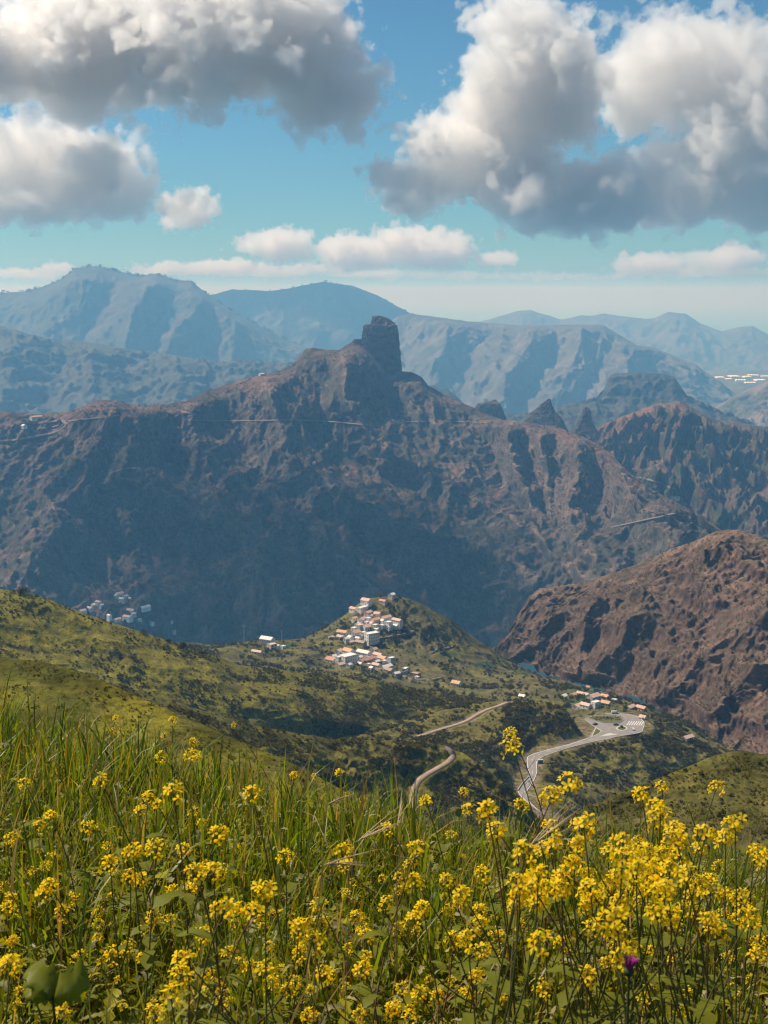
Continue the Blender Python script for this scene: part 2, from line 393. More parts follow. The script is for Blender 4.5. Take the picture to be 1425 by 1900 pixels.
S = sheet('mountain', [
    [(-260,1210,2800),(0,1215,2850),(300,1225,3000),(600,1235,3200),(870,1235,3300),(1000,1215,3200),(1200,1140,2800),(1420,1080,2600)],
    [(-260,1020,3250),(0,1020,3300),(300,1030,3450),(600,1030,3600),(870,1040,3650),(1000,1030,3550),(1200,1035,3050),(1420,1040,2700)],
    [(-260,880,3600),(0,890,3600),(300,880,3800),(600,870,4000),(870,900,4000),(1000,910,3850),(1200,960,3300),(1420,1030,2850)],
    [(-260,790,3950),(-100,772,3900),(0,763,3900),(60,768,3900),(125,766,3900),(165,749,3950),(185,743,4000),(215,742,4000),(240,749,4050),(270,751,4100),(310,748,4150),(345,743,4200),(375,728,4250),(410,715,4300),(440,706,4350),(490,694,4400),(520,688,4400),(542,678,4450),(555,660,4500),(566,648,4500),(580,645,4500),(605,647,4500),(630,648,4500),(648,636,4500),(656,630,4500),(674,632,4500),(740,688,4500),(765,691,4500),(782,699,4480),(795,715,4450),(830,735,4400),(870,753,4300),(900,768,4250),(935,780,4200),(965,782,4150),(1000,788,4100),(1030,790,4080),(1055,800,4050),(1080,808,4000),(1105,822,3950),(1130,840,3850),(1160,868,3700),(1200,903,3500),(1250,930,3250),(1300,960,3050),(1340,985,2900),(1420,1025,2800)]],
    u=(-260,1420), step=2.25, vstep=2.2, smooth=2, back=(.1,.6), spurs=SPURS, disp=rough(420,38,105,38,36,15,60,.14,1.8))
k = n3(S,240,61); k2 = n3(S,60,62); N = S['N']; PX, PY = S['PX'], S['PY']
crag = sstep(880,1010,PX) * sstep(1010,860,PY) + .75*sstep(420,150,PX)*sstep(860,740,PY) + .8*sstep(330,420,PX)*sstep(560,480,PX)*sstep(760,690,PY)
c = mixc(mixc((.05,.043,.027), (.075,.06,.036), sstep(-.3,.3,k)), ROCK, sstep(-.12,.28,k2 + .25*crag + .2*k + .0*PX))
c = mixc(c, ROCKRED, np.clip(crag*.7*sstep(-.2,.25,n3(S,90,63)),0,.8))
c = mixc(c, ROCKGREY, .6*sstep(.35,.6,1-N[...,2])); c = mixc(c, (.2,.14,.1), .7*S['crest']*sstep(-.3,.2,k2))
finish(S, c, M_mount, 'huge dark mountain with spurs and gullies below the rock tower')

# --- the brown hill at right
S = sheet('brown_hill', [
    [(820,1290,1980),(880,1260,1900),(917,1225,1860),(960,1232,1790),(1009,1252,1720),(1076,1270,1640),(1139,1287,1560),(1201,1310,1470),(1269,1336,1380),(1336,1384,1280),(1425,1410,1180),(1690,1450,1100)],
    [(820,1270,2000),(880,1245,1960),(917,1206,1910),(960,1172,1850),(1020,1140,1800),(1110,1109,1720),(1180,1108,1640),(1280,1128,1530),(1350,1150,1440),(1425,1160,1360),(1690,1180,1300)],
    [(820,1262,2150),(880,1235,2100),(915,1210,2060),(940,1182,2040),(962,1138,2020),(982,1106,2010),(1000,1093,2000),(1100,1076,1950),(1160,1054,1900),(1190,1042,1850),(1220,1030,1800),(1280,1006,1700),(1325,986,1650),(1345,981,1640),(1370,982,1620),(1425,1000,1580),(1500,1010,1560),(1690,1030,1540)]],
    u=(820,1690), step=2.05, vstep=2.05, smooth=3, disp=rough(130,16,48,19,16,7,70,.15,3),
    spurs=[([(1110,1112),(1080,1160),(1085,1215),(1060,1262)],0.0196,31),([(1020,1145),(985,1190),(960,1228)],0.0167,23),([(1190,1115),(1160,1170),(1120,1230),(1085,1262)],0.0252,46),([(1325,988),(1300,1060),(1330,1110)],0.0167,37),([(1235,1030),(1200,1070),(1150,1100)],0.0167,37),([(1425,1150),(1330,1190),(1260,1250),(1220,1310)],0.0223,41),([(1500,1200),(1400,1240),(1320,1320)],0.0223,37)])
k = n3(S,90,71); k2 = n3(S,24,72)
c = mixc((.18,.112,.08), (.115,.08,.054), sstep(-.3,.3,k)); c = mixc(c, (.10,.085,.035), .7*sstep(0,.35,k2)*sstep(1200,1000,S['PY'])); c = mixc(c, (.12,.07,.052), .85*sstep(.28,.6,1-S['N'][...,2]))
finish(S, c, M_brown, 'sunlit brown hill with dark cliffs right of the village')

# --- valley with the village hill
VIL = sheet('village_hill', [
    [(250,1290,980),(440,1290,1100),(600,1310,1150),(780,1330,1180),(940,1345,1180),(1050,1345,1150),(1130,1330,1120),(1250,1360,1080),(1400,1440,1000)],
    [(250,1225,1250),(440,1228,1330),(600,1248,1380),(700,1262,1380),(780,1278,1370),(860,1290,1340),(940,1300,1300),(1050,1306,1250),(1130,1306,1220),(1200,1316,1220),(1250,1335,1200),(1400,1430,1060)],
    [(250,1205,1420),(440,1205,1480),(560,1206,1540),(620,1200,1580),(700,1198,1590),(780,1205,1600),(860,1235,1600),(930,1250,1600),(1000,1262,1560),(1076,1278,1530),(1140,1292,1470),(1201,1316,1400),(1269,1342,1320),(1400,1415,1150)],
    [(250,1195,1480),(345,1192,1500),(400,1197,1540),(430,1195,1560),(470,1188,1580),(520,1187,1600),(560,1184,1640),(585,1174,1660),(610,1160,1670),(640,1140,1680),(665,1120,1690),(690,1109,1700),(720,1106,1700),(750,1109,1700),(775,1117,1700),(800,1130,1700),(830,1147,1700),(860,1168,1710),(890,1190,1720),(918,1207,1740),(940,1225,1740),(1000,1252,1700),(1076,1272,1640),(1140,1288,1540),(1269,1340,1370),(1400,1412,1200)]],
    u=(250,1400), step=2.05, vstep=2.05, smooth=4, disp=rough(90,7,40,6,16,2.5,80,.2), back=(.1,.8))
k = n3(VIL,60,81); k2 = n3(VIL,22,82)
c = mixc((.15,.128,.028), (.10,.088,.025), sstep(-.2,.2,k)); c = mixc(c, (.15,.115,.05), .7*sstep(.05,.3,k2)); c = mixc(c, SOIL, .6*sstep(.2,.4,n3(VIL,35,83)))
VIL['col'] = c

# --- bush slopes, road level
ROADZ = -327.0
road_px = [(1060,1545),(1022,1517),(1000,1500),(982,1485),(970,1470),(972,1452),(981,1432),(984,1412),(996,1399),(1024,1390),(1068,1378),(1110,1366),(1142,1359),(1166,1351),(1178,1342),(1181,1333),(1172,1327),(1150,1324),(1120,1323)]
road_pts = catmull(level_pts(road_px, ROADZ), 5)
branch_px = [(1142,1357),(1118,1354),(1104,1346),(1096,1338),(1085,1332)]
branch_pts = catmull(level_pts(branch_px, ROADZ), 5)
BUSH = sheet('bush_slope', [
    [(640,1620,690),(850,1620,700),(960,1590,730),(1100,1600,760),(1300,1590,800),(1500,1590,820)],
    [(640,1480,760),(850,1500,775),(930,1500,800),(960,1500,815),(1010,1500,820),(1100,1500,848),(1200,1490,880),(1300,1470,930),(1500,1470,930)],
    [(640,1400,850),(850,1400,880),(940,1400,900),(985,1400,922),(1100,1372,956),(1150,1360,972),(1190,1352,984),(1250,1376,980),(1320,1400,980),(1500,1440,960)],
    [(640,1350,960),(780,1330,985),(860,1306,1000),(920,1300,1000),(960,1299,998),(1000,1302,990),(1030,1308,985),(1060,1320,980),(1080,1334,985),(1095,1336,1002),(1130,1322,1020),(1190,1324,1024),(1250,1352,1012),(1320,1385,1000),(1500,1435,980)]],
    u=(640,1500), step=1.9, vstep=1.9, smooth=3, disp=rough(50,4,30,4,12,2,90,.25), back=(.08,.7),
    spurs=[([(960,1300),(930,1360),(880,1430)],.012,50)])
for p in (road_pts, branch_pts): flatten(BUSH, [np.array(q) for q in p], 5.5, 9)
path_a = [(941,1296),(941,1303),(930,1309),(905,1315),(880,1327),(868,1338),(845,1346),(815,1353),(788,1363),(770,1368)]
path_b = [(826,1386),(838,1392),(842,1403),(836,1413),(815,1424),(790,1437),(774,1448),(766,1462),(765,1484),(766,1500)]
k = n3(BUSH,26,91); k2 = n3(BUSH,9,92)
c = mixc((.11,.092,.02), (.15,.125,.026), sstep(-.3,.3,k)); c = mixc(c, (.16,.12,.05), .5*sstep(.1,.4,k2)); c = mixc(c, (.13,.085,.055), sstep(.35,.55,1-BUSH['N'][...,2]))
BUSH['col'] = c

# --- left green hills and the right green hill
HILL = sheet('green_hill', [
    [(-260,1260,760),(0,1310,780),(200,1360,800),(400,1430,830),(520,1470,850),(640,1450,900),(760,1400,950),(860,1350,1000),(940,1330,1040),(1080,1345,1040)],
    [(-260,1150,850),(0,1200,860),(120,1230,865),(300,1275,870),(440,1310,880),(600,1330,920),(760,1340,985),(860,1322,1030),(940,1318,1060),(1080,1340,1050)],
    [(-260,1050,920),(-100,1072,920),(0,1093,920),(40,1099,920),(60,1103,920),(85,1110,920),(120,1125,925),(200,1152,930),(262,1172,935),(300,1185,940),(345,1202,945),(400,1217,955),(440,1233,965),(520,1243,985),(600,1252,1005),(700,1263,1035),(780,1280,1060),(860,1291,1075),(940,1303,1080),(1080,1335,1060)]],
    u=(-260,1080), step=2.05, vstep=2.05, smooth=4, disp=rough(60,4,30,2.6,12,1.0,100,.18,2.5), back=(.12,.6),
    spurs=[([(120,1128),(200,1190),(300,1240),(420,1270),(560,1310),(700,1345)],.010,45),([(345,1205),(430,1262),(540,1290),(640,1320)],.009,30),([(-50,1100),(60,1190),(180,1260),(260,1330)],.010,50),([(640,1258),(700,1300),(740,1350)],.009,35)])
S = HILL
k = n3(S,45,101); k2 = n3(S,12,102)
c = mixc(GRASS, (.135,.115,.02), sstep(-.15,.3,k + .5*sstep(300,700,S['PX']) - .25)); c = mixc(c, (.12,.10,.03), .6*sstep(.05,.35,k2)); c = mixc(c, SOIL, .5*sstep(.3,.5,1-S['N'][...,2]))
S['col'] = c
SPUR = sheet('spur', [
    [(60,1440,400),(300,1470,430),(500,1540,480),(700,1600,540),(900,1640,560),(1040,1680,560)],
    [(60,1350,450),(300,1400,460),(500,1470,510),(640,1500,570),(760,1495,610),(900,1500,630),(1040,1580,620)],
    [(60,1240,520),(180,1262,540),(300,1294,560),(400,1326,580),(500,1352,605),(620,1372,640),(720,1374,660),(780,1372,670),(826,1378,672),(850,1390,668),(900,1424,655),(956,1468,645),(1010,1530,640),(1040,1570,640)]],
    u=(60,1040), step=2.05, vstep=2.05, smooth=4, disp=rough(45,4,22,6,10,1.6,110,.2,2.5), back=(.1,.8))
S = SPUR
k = n3(S,35,111); k2 = n3(S,10,112)
c = mixc((.15,.128,.02), (.10,.088,.018), sstep(-.2,.3,k)); c = mixc(c, (.13,.10,.04), .6*sstep(.05,.35,k2))
S['col'] = c
NEAR = sheet('near_hill', [
    [(-260,1850,95),(0,1870,95),(300,1900,95),(600,1950,95),(900,2000,95)],[(-260,1480,140),(0,1500,140),(300,1540,140),(600,1620,135),(900,1700,130)],
    [(-260,1190,182),(0,1217,180),(80,1228,178),(156,1250,176),(220,1278,174),(291,1308,170),(360,1338,168),(415,1362,166),(519,1405,162),(600,1445,160),(700,1500,156),(900,1610,150)]],
    u=(-260,900), step=2.8, vstep=2.6, smooth=8, disp=rough(30,1.6,14,.9,5,.4,120,.3), back=(.15,.7))
S = NEAR; k = n3(S,18,121); k2 = n3(S,4,122)
c = mixc(GRASS, (.08,.08,.014), sstep(-.3,.3,k)); c = mixc(c, (.125,.10,.03), .6*sstep(.05,.35,k2))
S['col'] = c
RHILL = sheet('right_hill', [
    [(960,2000,215),(1690,2000,225)],
    [(960,1700,270),(1100,1680,280),(1425,1680,288),(1690,1680,290)],
    [(960,1610,300),(1080,1570,310),(1200,1530,312),(1425,1510,312),(1690,1520,315)],
    [(960,1575,305),(1020,1535,315),(1080,1502,322),(1140,1474,328),(1200,1452,334),(1260,1427,338),(1320,1402,340),(1350,1394,340),(1380,1392,340),(1425,1400,340),(1550,1425,340),(1690,1450,340)]],
    u=(960,1690), step=2.1, vstep=2.1, smooth=6, disp=rough(40,2.5,20,1.4,7,.6,130,.3), back=(.15,.8))
S = RHILL; k = n3(S,25,131); k2 = n3(S,6,132)
c = mixc((.13,.11,.02), (.095,.085,.02), sstep(-.3,.3,k)); c = mixc(c, (.14,.10,.04), .6*sstep(.05,.35,k2))
S['col'] = c

# --- sea, and land far to the sides and behind
o = mesh_np('sea', [(-150000,-40000,-1500),(150000,-40000,-1500),(150000,150000,-1500),(-150000,150000,-1500)], [[0,1,2,3]], simple('sea water', (.02,.05,.06), .35))
tag(o, 'pale hazy sea on the horizon', kind='structure')

# ------------------------------------------------------------------ paths cut into the slopes, then the slopes themselves
def cast_line(pxs, names):
    out = [cast(x, y, names) for x, y in pxs]
    out = [p for p in out if p is not None]
    for _ in range(1):
        for i in range(1, len(out) - 1): out[i] = out[i] * .5 + (out[i-1] + out[i+1]) * .25
    return out
pa = catmull(cast_line(path_a, ['green_hill', 'bush_slope', 'spur']), 5)
pb = catmull(cast_line(path_b, ['spur']), 5)
for s_ in (HILL, BUSH): flatten(s_, [np.array(q) for q in pa], 2.6, 4, .25)
flatten(SPUR, [np.array(q) for q in pb], 2.4, 4, .25)
junction = [np.array(q) for q in level_pts([(1095,1350),(1125,1350),(1150,1348),(1180,1346)], ROADZ)]
flatten(BUSH, junction, 13, 7)
def blotch(S, px, py, rx, ry, colr, a=.8):
    w = a * sstep(1.2, .7, np.hypot((S['PX'] - px) / rx, (S['PY'] - py) / ry))
    S['col'] = mixc(S['col'], colr, w)
for args in [(985,1247,30,6),(1082,1283,28,4),(1065,1298,24,4),(526,1198,16,7),(1150,1316,24,4),(1195,1327,20,5),(900,1232,20,6),(835,1215,18,5)]:
    blotch(VIL, *args, (.035,.075,.018), .8)
for args in [(560,1218,40,7),(700,1185,40,5),(880,1222,22,5),(1040,1270,60,5),(1230,1325,40,7),(800,1190,30,4),(960,1275,50,6)]:
    blotch(VIL, *args, (.15,.115,.045), .7)
finish(VIL, VIL['col'], M_valley, 'small green hill carrying the white village')
c = mixc(BUSH['col'], (.2,.15,.11), .7 * sstep(.2, .8, BUSH.get('roadw')) * (n3(BUSH,5,95) > -.05))
finish(BUSH, c, M_valley, 'dark bushy slope around the asphalt road')
finish(HILL, HILL['col'], M_grass, 'long sunlit green hillside descending from the left')
finish(SPUR, SPUR['col'], M_valley, 'bushy spur with the dirt track round its nose')
finish(NEAR, NEAR['col'], M_grass, 'nearer grassy slope at the left behind the flowers')
finish(RHILL, RHILL['col'], M_grass, 'rounded olive green hill at the lower right')
_bvh.clear()

def ribbon(name, pts, width, mat, parent=None, lift=0.0, skirt=0.0, offset=0.0):
    pts = [Vector(p) for p in pts]; V = []; n = len(pts)
    for i, p in enumerate(pts):
        t = pts[min(i + 1, n - 1)] - pts[max(i - 1, 0)]; t.z = 0
        if t.length < 1e-6: t = Vector((1, 0, 0))
        t.normalize(); s = Vector((t.y, -t.x, 0))
        a = p + s * (offset - width / 2) + Vector((0, 0, lift)); b = p + s * (offset + width / 2) + Vector((0, 0, lift))
        V += [a - Vector((0, 0, skirt)), a, b, b - Vector((0, 0, skirt))] if skirt else [a, b]
    k = 4 if skirt else 2
    Fc = []
    for i in range(n - 1):
        for j in range(k - 1):
            Fc.append([i*k+j, i*k+j+1, (i+1)*k+j+1, (i+1)*k+j])
    return mesh_np(name, V, Fc, mat, parent, smooth=False)
def poly_slab(name, pxs, z, thick, mat, parent=None):
    from mathutils.geometry import tessellate_polygon
    pts = [Vector(p) for p in level_pts(pxs, z)]
    tris = tessellate_polygon([pts]); n = len(pts)
    V = [tuple(p) for p in pts] + [(p.x, p.y, p.z - thick) for p in pts]
    Fc = [tuple(t) for t in tris] + [f for i in range(n) for f in ((i, (i+1) % n, n + (i+1) % n), (i, n + (i+1) % n, n + i))]
    me = bpy.data.meshes.new(name); me.from_pydata(V, [], Fc); me.materials.append(mat)
    o = bpy.data.objects.new(name, me); COL.objects.link(o); o.parent = parent
    return o
M_asphalt = simple('asphalt', (.25, .22, .20), .9, .12, .25)
M_dirt = simple('track dirt', (.30, .215, .155), .95, .2, .3)
M_paint = simple('road paint', (.75, .73, .68), .7)
M_kerb = simple('kerb stone', (.5, .46, .40), .85)
M_verge = simple('verge grass', (.10, .095, .03), .95, .3, .5)
M_conc = simple('concrete', (.42, .39, .36), .9, .12, .3)
outline = [(1008,1511),(984,1494),(966,1478),(960,1466),(969,1452),(982,1440),(978,1424),(977,1405),(989,1398),(1024,1388),(1058,1379.5),(1091,1368.5),(1104,1350),(1084,1335),(1087,1331),(1104,1337),(1121,1341.6),(1150,1342),(1159,1336),(1155,1330),(1140,1327),(1123,1325.5),(1123,1322.4),(1163,1324.5),(1180,1328),(1190,1333),(1196,1341),(1194,1350),(1188,1359),(1146,1366),(1087,1378.5),(1041,1390.5),(1009,1402),(996,1412),(996,1432),(990,1447),(982,1458),(976,1470),(982,1487),(997,1501),(1016,1513)]
road = poly_slab('road', outline, ROADZ, .6, M_asphalt); tag(road, 'grey asphalt road winding up to the roundabout', kind='structure')
right_edge = catmull(level_pts([(997,1502),(983,1488),(977,1471),(983,1459),(991,1446),(996,1431),(996,1413),(1009,1403),(1041,1391.5),(1087,1379),(1146,1366.5),(1187,1359),(1193.5,1350),(1195,1341),(1189,1333.5),(1179,1328.5),(1163,1325.2),(1140,1323.6)], ROADZ), 5)
left_edge = catmull(level_pts([(984,1493),(967,1477),(961.5,1466),(970,1452),(983,1440),(979.5,1424),(979,1405.6),(990,1399),(1024,1389),(1058,1380.5),(1091,1369.5)], ROADZ), 5)
ribbon('edge_line', right_edge, .3, M_paint, road, .008)
ribbon('edge_line', left_edge, .3, M_paint, road, .008)
centre = catmull(level_pts([(973,1470),(977,1456),(988,1436),(987,1412),(997,1401),(1032,1389.6),(1070,1379),(1112,1367.5),(1132,1361.5)], ROADZ), 8)
for i in range(0, len(centre) - 3, 4): ribbon('centre_dash', centre[i:i+3], .2, M_paint, road, .008)
for i in range(7):
    x = 1163 + i * 4.4
    ribbon('hatch_stripe', level_pts([(x, 1345.5), (x + 5.5, 1338.2)], ROADZ), .55, M_paint, road, .008)
def island(label, pxs):
    o = poly_slab('traffic_island', pxs, ROADZ + .14, .3, M_kerb); tag(o, label, kind='structure')
    cx = sum(p[0] for p in pxs) / len(pxs); cyy = sum(p[1] for p in pxs) / len(pxs)
    return o, [((p[0] - cx) * .8 + cx, (p[1] - cyy) * .8 + cyy) for p in pxs]
o, inn = island('grassy triangular island at the road junction', [(1105.5,1349),(1117,1355.3),(1112,1361),(1096.5,1368)])
poly_slab('verge', inn, ROADZ + .16, .05, M_verge, o)
rnd = [(1153.7 + 10.5 * math.cos(a), 1351 + 4.6 * math.sin(a)) for a in np.linspace(0, 2 * math.pi, 20, endpoint=False)]
o, inn = island('oval roundabout island with a bush', rnd)
poly_slab('verge', [((p[0]-1153.7)*.75+1153.7,(p[1]-1351)*.75+1351) for p in rnd], ROADZ + .16, .05, M_verge, o)
island('pale pointed splitter island of the roundabout', [(1112,1366.6),(1125,1361.5),(1132,1360),(1147,1363.6),(1138,1364)])
o, inn = island('long planted island inside the bend of the road', [(1090,1331.5),(1105,1336.2),(1121,1340.5),(1148,1341),(1157.5,1335.8),(1153,1331),(1138,1328),(1120,1326.6),(1100,1328)])
inn = [((p[0] - 1124) * .97 + 1124, (p[1] - 1333.5) * .95 + 1333.5) for p in [(1090,1331.5),(1105,1336.2),(1121,1340.5),(1148,1341),(1157.5,1335.8),(1153,1331),(1138,1328),(1120,1326.6),(1100,1328)]]
poly_slab('verge', inn, ROADZ + .2, .2, M_verge, o)
o = ribbon('dirt_track', pa, 3.6, M_dirt, None, .1, .5); tag(o, 'dirt track crossing the green slope to the village', kind='structure')
o = ribbon('dirt_track', pb, 3.4, M_dirt, None, .1, .5); tag(o, 'dirt track bending round the near bushy spur', kind='structure')
wall_pts = catmull(level_pts([(961,1467),(968,1456),(974,1449),(981.5,1441)], ROADZ), 4)
o = ribbon('retaining_wall', wall_pts, .5, M_conc, None, .7, 1.0); tag(o, 'low pale wall on the inside of the lower road bend', 'wall')

# ------------------------------------------------------------------ roads and terraces on the mountain
M_mroad = simple('mountain road', (.17, .13, .10), .95)
def mroad(pxs, w, label, names=('mountain',), name='mountain_road'):
    """a road drawn over the relief: dense rays, broken where a spur hides it"""
    pts = []
    for (x0, y0), (x1, y1) in zip(pxs[:-1], pxs[1:]):
        n = max(2, int(math.hypot(x1 - x0, y1 - y0) / 2.5))
        for i in range(n):
            t = i / n; q = cast(x0 + (x1 - x0) * t, y0 + (y1 - y0) * t, list(names))
            if q is not None: pts.append(q)
    V, Fc = [], []
    pieces, cur = [], [pts[0]]
    for q in pts[1:]:
        if (q - cur[-1]).length > 45: pieces.append(cur); cur = [q]
        else: cur.append(q)
    pieces.append(cur)
    for c in pieces:
        if len(c) < 3: continue
        A = np.array(c)
        for _ in range(2): A[1:-1] = A[1:-1] * .5 + (A[:-2] + A[2:]) * .25
        for i in range(len(A)):
            t = A[min(i + 1, len(A) - 1)] - A[max(i - 1, 0)]; t[2] = 0; t /= np.linalg.norm(t) + 1e-6
            sd = np.array([t[1], -t[0], 0]); sd = sd * np.sign(sd[1] + 1e-9)
            n0 = len(V); up = w * .25
            V += [tuple(A[i] - sd * w * .7 + (0, 0, -2)), tuple(A[i] - sd * w * .5 + (0, 0, up)), tuple(A[i] + sd * w * .5 + (0, 0, up)), tuple(A[i] + sd * w * .7 + (0, 0, -2))]
            if i: Fc += [(n0 - 4 + j, n0 - 3 + j, n0 + 1 + j, n0 + j) for j in range(3)]
    o = mesh_np(name, V, Fc, M_mroad, smooth=False); tag(o, label, kind='structure'); return o
mroad([(-40,822),(0,818),(24,817),(64,809.5),(98,804),(116,796),(127,789),(123,783),(113,780)], 11, 'pale mountain road curling at the left edge')
mroad([(128,781),(161,777),(200,773),(225,770)], 7, 'thin straight road right of the road bend')
mroad([(60,786),(90,783),(112,780)], 8, 'terrace track below the red roofed farm')
mroad([(70,795),(95,793),(113,788)], 7, 'terrace track inside the mountain road bend')
mroad([(340,756),(338,763),(352,766),(361,769),(348,773)], 9, 'short zigzag road on the ridge left of the rock tower')
mroad([(350,779),(420,780),(470,780),(520,779),(560,779),(620,782),(670,787),(705,790),(735,785),(760,782),(800,781),(860,782),(905,784),(935,785)], 4, 'long thin road traversing the mountain below the rock tower')
mroad([(205,878),(235,868),(262,869)], 7, 'pale track on the left spur')
mroad([(1155,879),(1185,885),(1210,891),(1235,900),(1252,908)], 8, 'bright road on the saddle at the right', ('mountain','red_ridge'))
mroad([(1205,919),(1212,913),(1222,911)], 7, 'short pale hairpin below the saddle road', ('mountain','red_ridge'))
mroad([(1090,813),(1110,812),(1130,812)], 7, 'thin road under the right hand rock pinnacle', ('mountain','red_ridge'))
mroad([(1135,978),(1190,966),(1230,957),(1262,950)], 5, 'faint trail on the right shoulder of the mountain', ('mountain','red_ridge'))
mroad([(700,1185),(725,1182),(748,1177),(764,1172),(770,1170)], 5, 'curved village street with a low wall on the hill', ('village_hill',), 'village_street')
mroad([(800,1212),(812,1205),(830,1203),(842,1199)], 3.5, 'small farm track on the village hill', ('village_hill',), 'farm_track')
mroad([(700,1240),(735,1248),(765,1262),(800,1262),(822,1258)], 4.5, 'lane leaving the lower village to the right', ('village_hill',), 'village_lane')

# ------------------------------------------------------------------ rock towers
M_rock = terrain_mat('rock tower stone', 25, 6, (.03, .03, .024), .9, .45, 6)
def tower(label, rows, D, depth, seed, amp=5.0, sink=60):
    rows = sorted(rows, reverse=True); py = np.array([r[0] for r in rows], float)
    pys = np.linspace(py[0], py[-1], int((py[0] - py[-1]) / 1.2))
    L = np.interp(-pys, -py, [r[1] for r in rows]); R = np.interp(-pys, -py, [r[2] for r in rows])
    nt = 120; th = np.linspace(0, 2 * np.pi, nt, endpoint=False)
    V = []
    def ring(px0, px1, y, dz=0):
        c = pix((px0 + px1) / 2, y, D); rx = (px1 - px0) / 2 * D / F
        x = c.x + rx * np.sign(np.cos(th)) * np.abs(np.cos(th)) ** .42; yy = D + rx * depth * np.sign(np.sin(th)) * np.abs(np.sin(th)) ** .42
        return np.stack([x, yy, np.full(nt, c.z + dz)], -1)
    V.append(ring(L[0] - 6, R[0] + 6, pys[0], -sink))
    for a, b, y in zip(L, R, pys): V.append(ring(a, b, y))
    V.append(ring((L[-1]*5+R[-1])/6, (L[-1]+5*R[-1])/6, pys[-1] - .2))
    V = np.array(V); ctr = V.mean(1, keepdims=True)
    x, y, z = V[..., 0], V[..., 1], V[..., 2]
    n = ridged(x / 22, y / 22, z / 90, 4, .55, seed) - .5 + .7 * fbm(x / 45, y / 45, z / 40, 4, .55, seed + 5)
    n = n + .8 * (ridged(x / 9, y / 9, z / 45, 3, .6, seed + 7) - .5)
    dirv = V - ctr; dirv[..., 2] = 0; dirv /= np.linalg.norm(dirv, axis=-1, keepdims=True) + 1e-6
    V = V + dirv * (n * amp)[..., None]; V[..., 2] += fbm(x / 15, y / 15, z / 15, 3, .5, seed + 9) * amp * .5
    nv = len(V)
    i = np.arange(nv - 1)[:, None] * nt + np.arange(nt); j = np.arange(nv - 1)[:, None] * nt + (np.arange(nt) + 1) % nt
    Fq = np.stack([i, j, j + nt, i + nt], -1).reshape(-1, 4)
    Vf = V.reshape(-1, 3); top = Vf[-nt:].mean(0); Vf = np.vstack([Vf, top])
    a = (nv - 1) * nt + np.arange(nt); b = (nv - 1) * nt + (np.arange(nt) + 1) % nt
    Fq = np.vstack([Fq, np.stack([a, b, np.full(nt, len(Vf) - 1), np.full(nt, len(Vf) - 1)], -1)])
    k = fbm(Vf[:, 0] / 30, Vf[:, 1] / 30, Vf[:, 2] / 12, 4, .55, seed + 3)
    col = mixc((.07, .055, .045), (.13, .09, .07), sstep(-.2, .3, k))
    me = [tuple(f) if f[2] != f[3] else tuple(f[:3]) for f in Fq.tolist()]
    m = bpy.data.meshes.new('rock_tower'); m.from_pydata(Vf.tolist(), [], me); m.materials.append(M_rock)
    at = m.attributes.new('albedo', 'FLOAT_COLOR', 'POINT'); cc = np.ones((len(Vf), 4), np.float32); cc[:, :3] = col; at.data.foreach_set('color', cc.ravel())
    o = bpy.data.objects.new('rock_tower', m); COL.objects.link(o)
    return tag(o, label, 'rock')
tower('tall dark rock monolith crowning the central mountain', [(700,648,752),(690,658,744),(665,664,743),(645,668,741),(632,671,740),(620,673,739),(608,674,737),(602.5,676,735),(601.5,688,734),(596,690,728),(590,690.5,718),(586,691,706)], 4480, .75, 140, 7)
tower('low jagged dark rock knob just right of the mountain shoulder', [(790,868,945),(775,872,938),(765,876,934),(756,882,931),(749,887,927),(745,910,922),(742,914,919)], 4900, .7, 141, 6)
tower('pointed dark rock pinnacle, middle of the three on the saddle', [(802,962,1056),(790,970,1048),(775,980,1041),(765,988,1031),(757,996,1026),(750,1004,1024),(744,1012,1023),(740,1016,1022)], 4800, .7, 142, 6)
tower('slender finger of dark rock, rightmost of the three pinnacles', [(810,1056,1116),(797,1064,1106),(785,1070,1100),(778,1074,1099),(770,1079,1097),(762,1081,1096),(757,1083,1093),(755,1085,1090)], 4750, .8, 143, 4)
tower('small rock stump at the left foot of the tall monolith', [(660,640,680),(645,650,676),(634,654,674),(629,656,672)], 4475, .8, 144, 4)

# ------------------------------------------------------------------ houses
M_wall = {k: simple('house wall ' + k, c, .85, .06, .2) for k, c in dict(white=(.78,.73,.68), cream=(.74,.66,.50), grey=(.52,.50,.48), peach=(.72,.52,.40), stone=(.36,.28,.22), yellow=(.75,.62,.30)).items()}
M_roofs = {k: simple('roof tiles ' + k, c, .85, .15, .6) for k, c in dict(red=(.54,.27,.20), pink=(.63,.42,.34), orange=(.63,.36,.22), pale=(.74,.68,.62), brown=(.38,.28,.22)).items()}
M_glass = simple('window glass', (.03, .04, .05), .2, spec=.5)
M_frame = simple('window surround', (.55, .5, .45), .8)
M_door = simple('door wood', (.16, .09, .05), .7)
def box_vf(x0, x1, y0, y1, z0, z1):
    return ([(x0,y0,z0),(x1,y0,z0),(x1,y1,z0),(x0,y1,z0),(x0,y0,z1),(x1,y0,z1),(x1,y1,z1),(x0,y1,z1)],
            [(0,3,2,1),(4,5,6,7),(0,1,5,4),(1,2,6,5),(2,3,7,6),(3,0,4,7)])
def pymesh(name, V, Fc, mat):
    me = bpy.data.meshes.new(name); me.from_pydata(V, [], Fc); me.materials.append(mat); return me
def child(name, me, parent, loc=(0,0,0), rz=0):
    o = bpy.data.objects.new(name, me); COL.objects.link(o); o.parent = parent; o.location = loc; o.rotation_euler = (0, 0, rz); return o
_win = None; _nh = 0
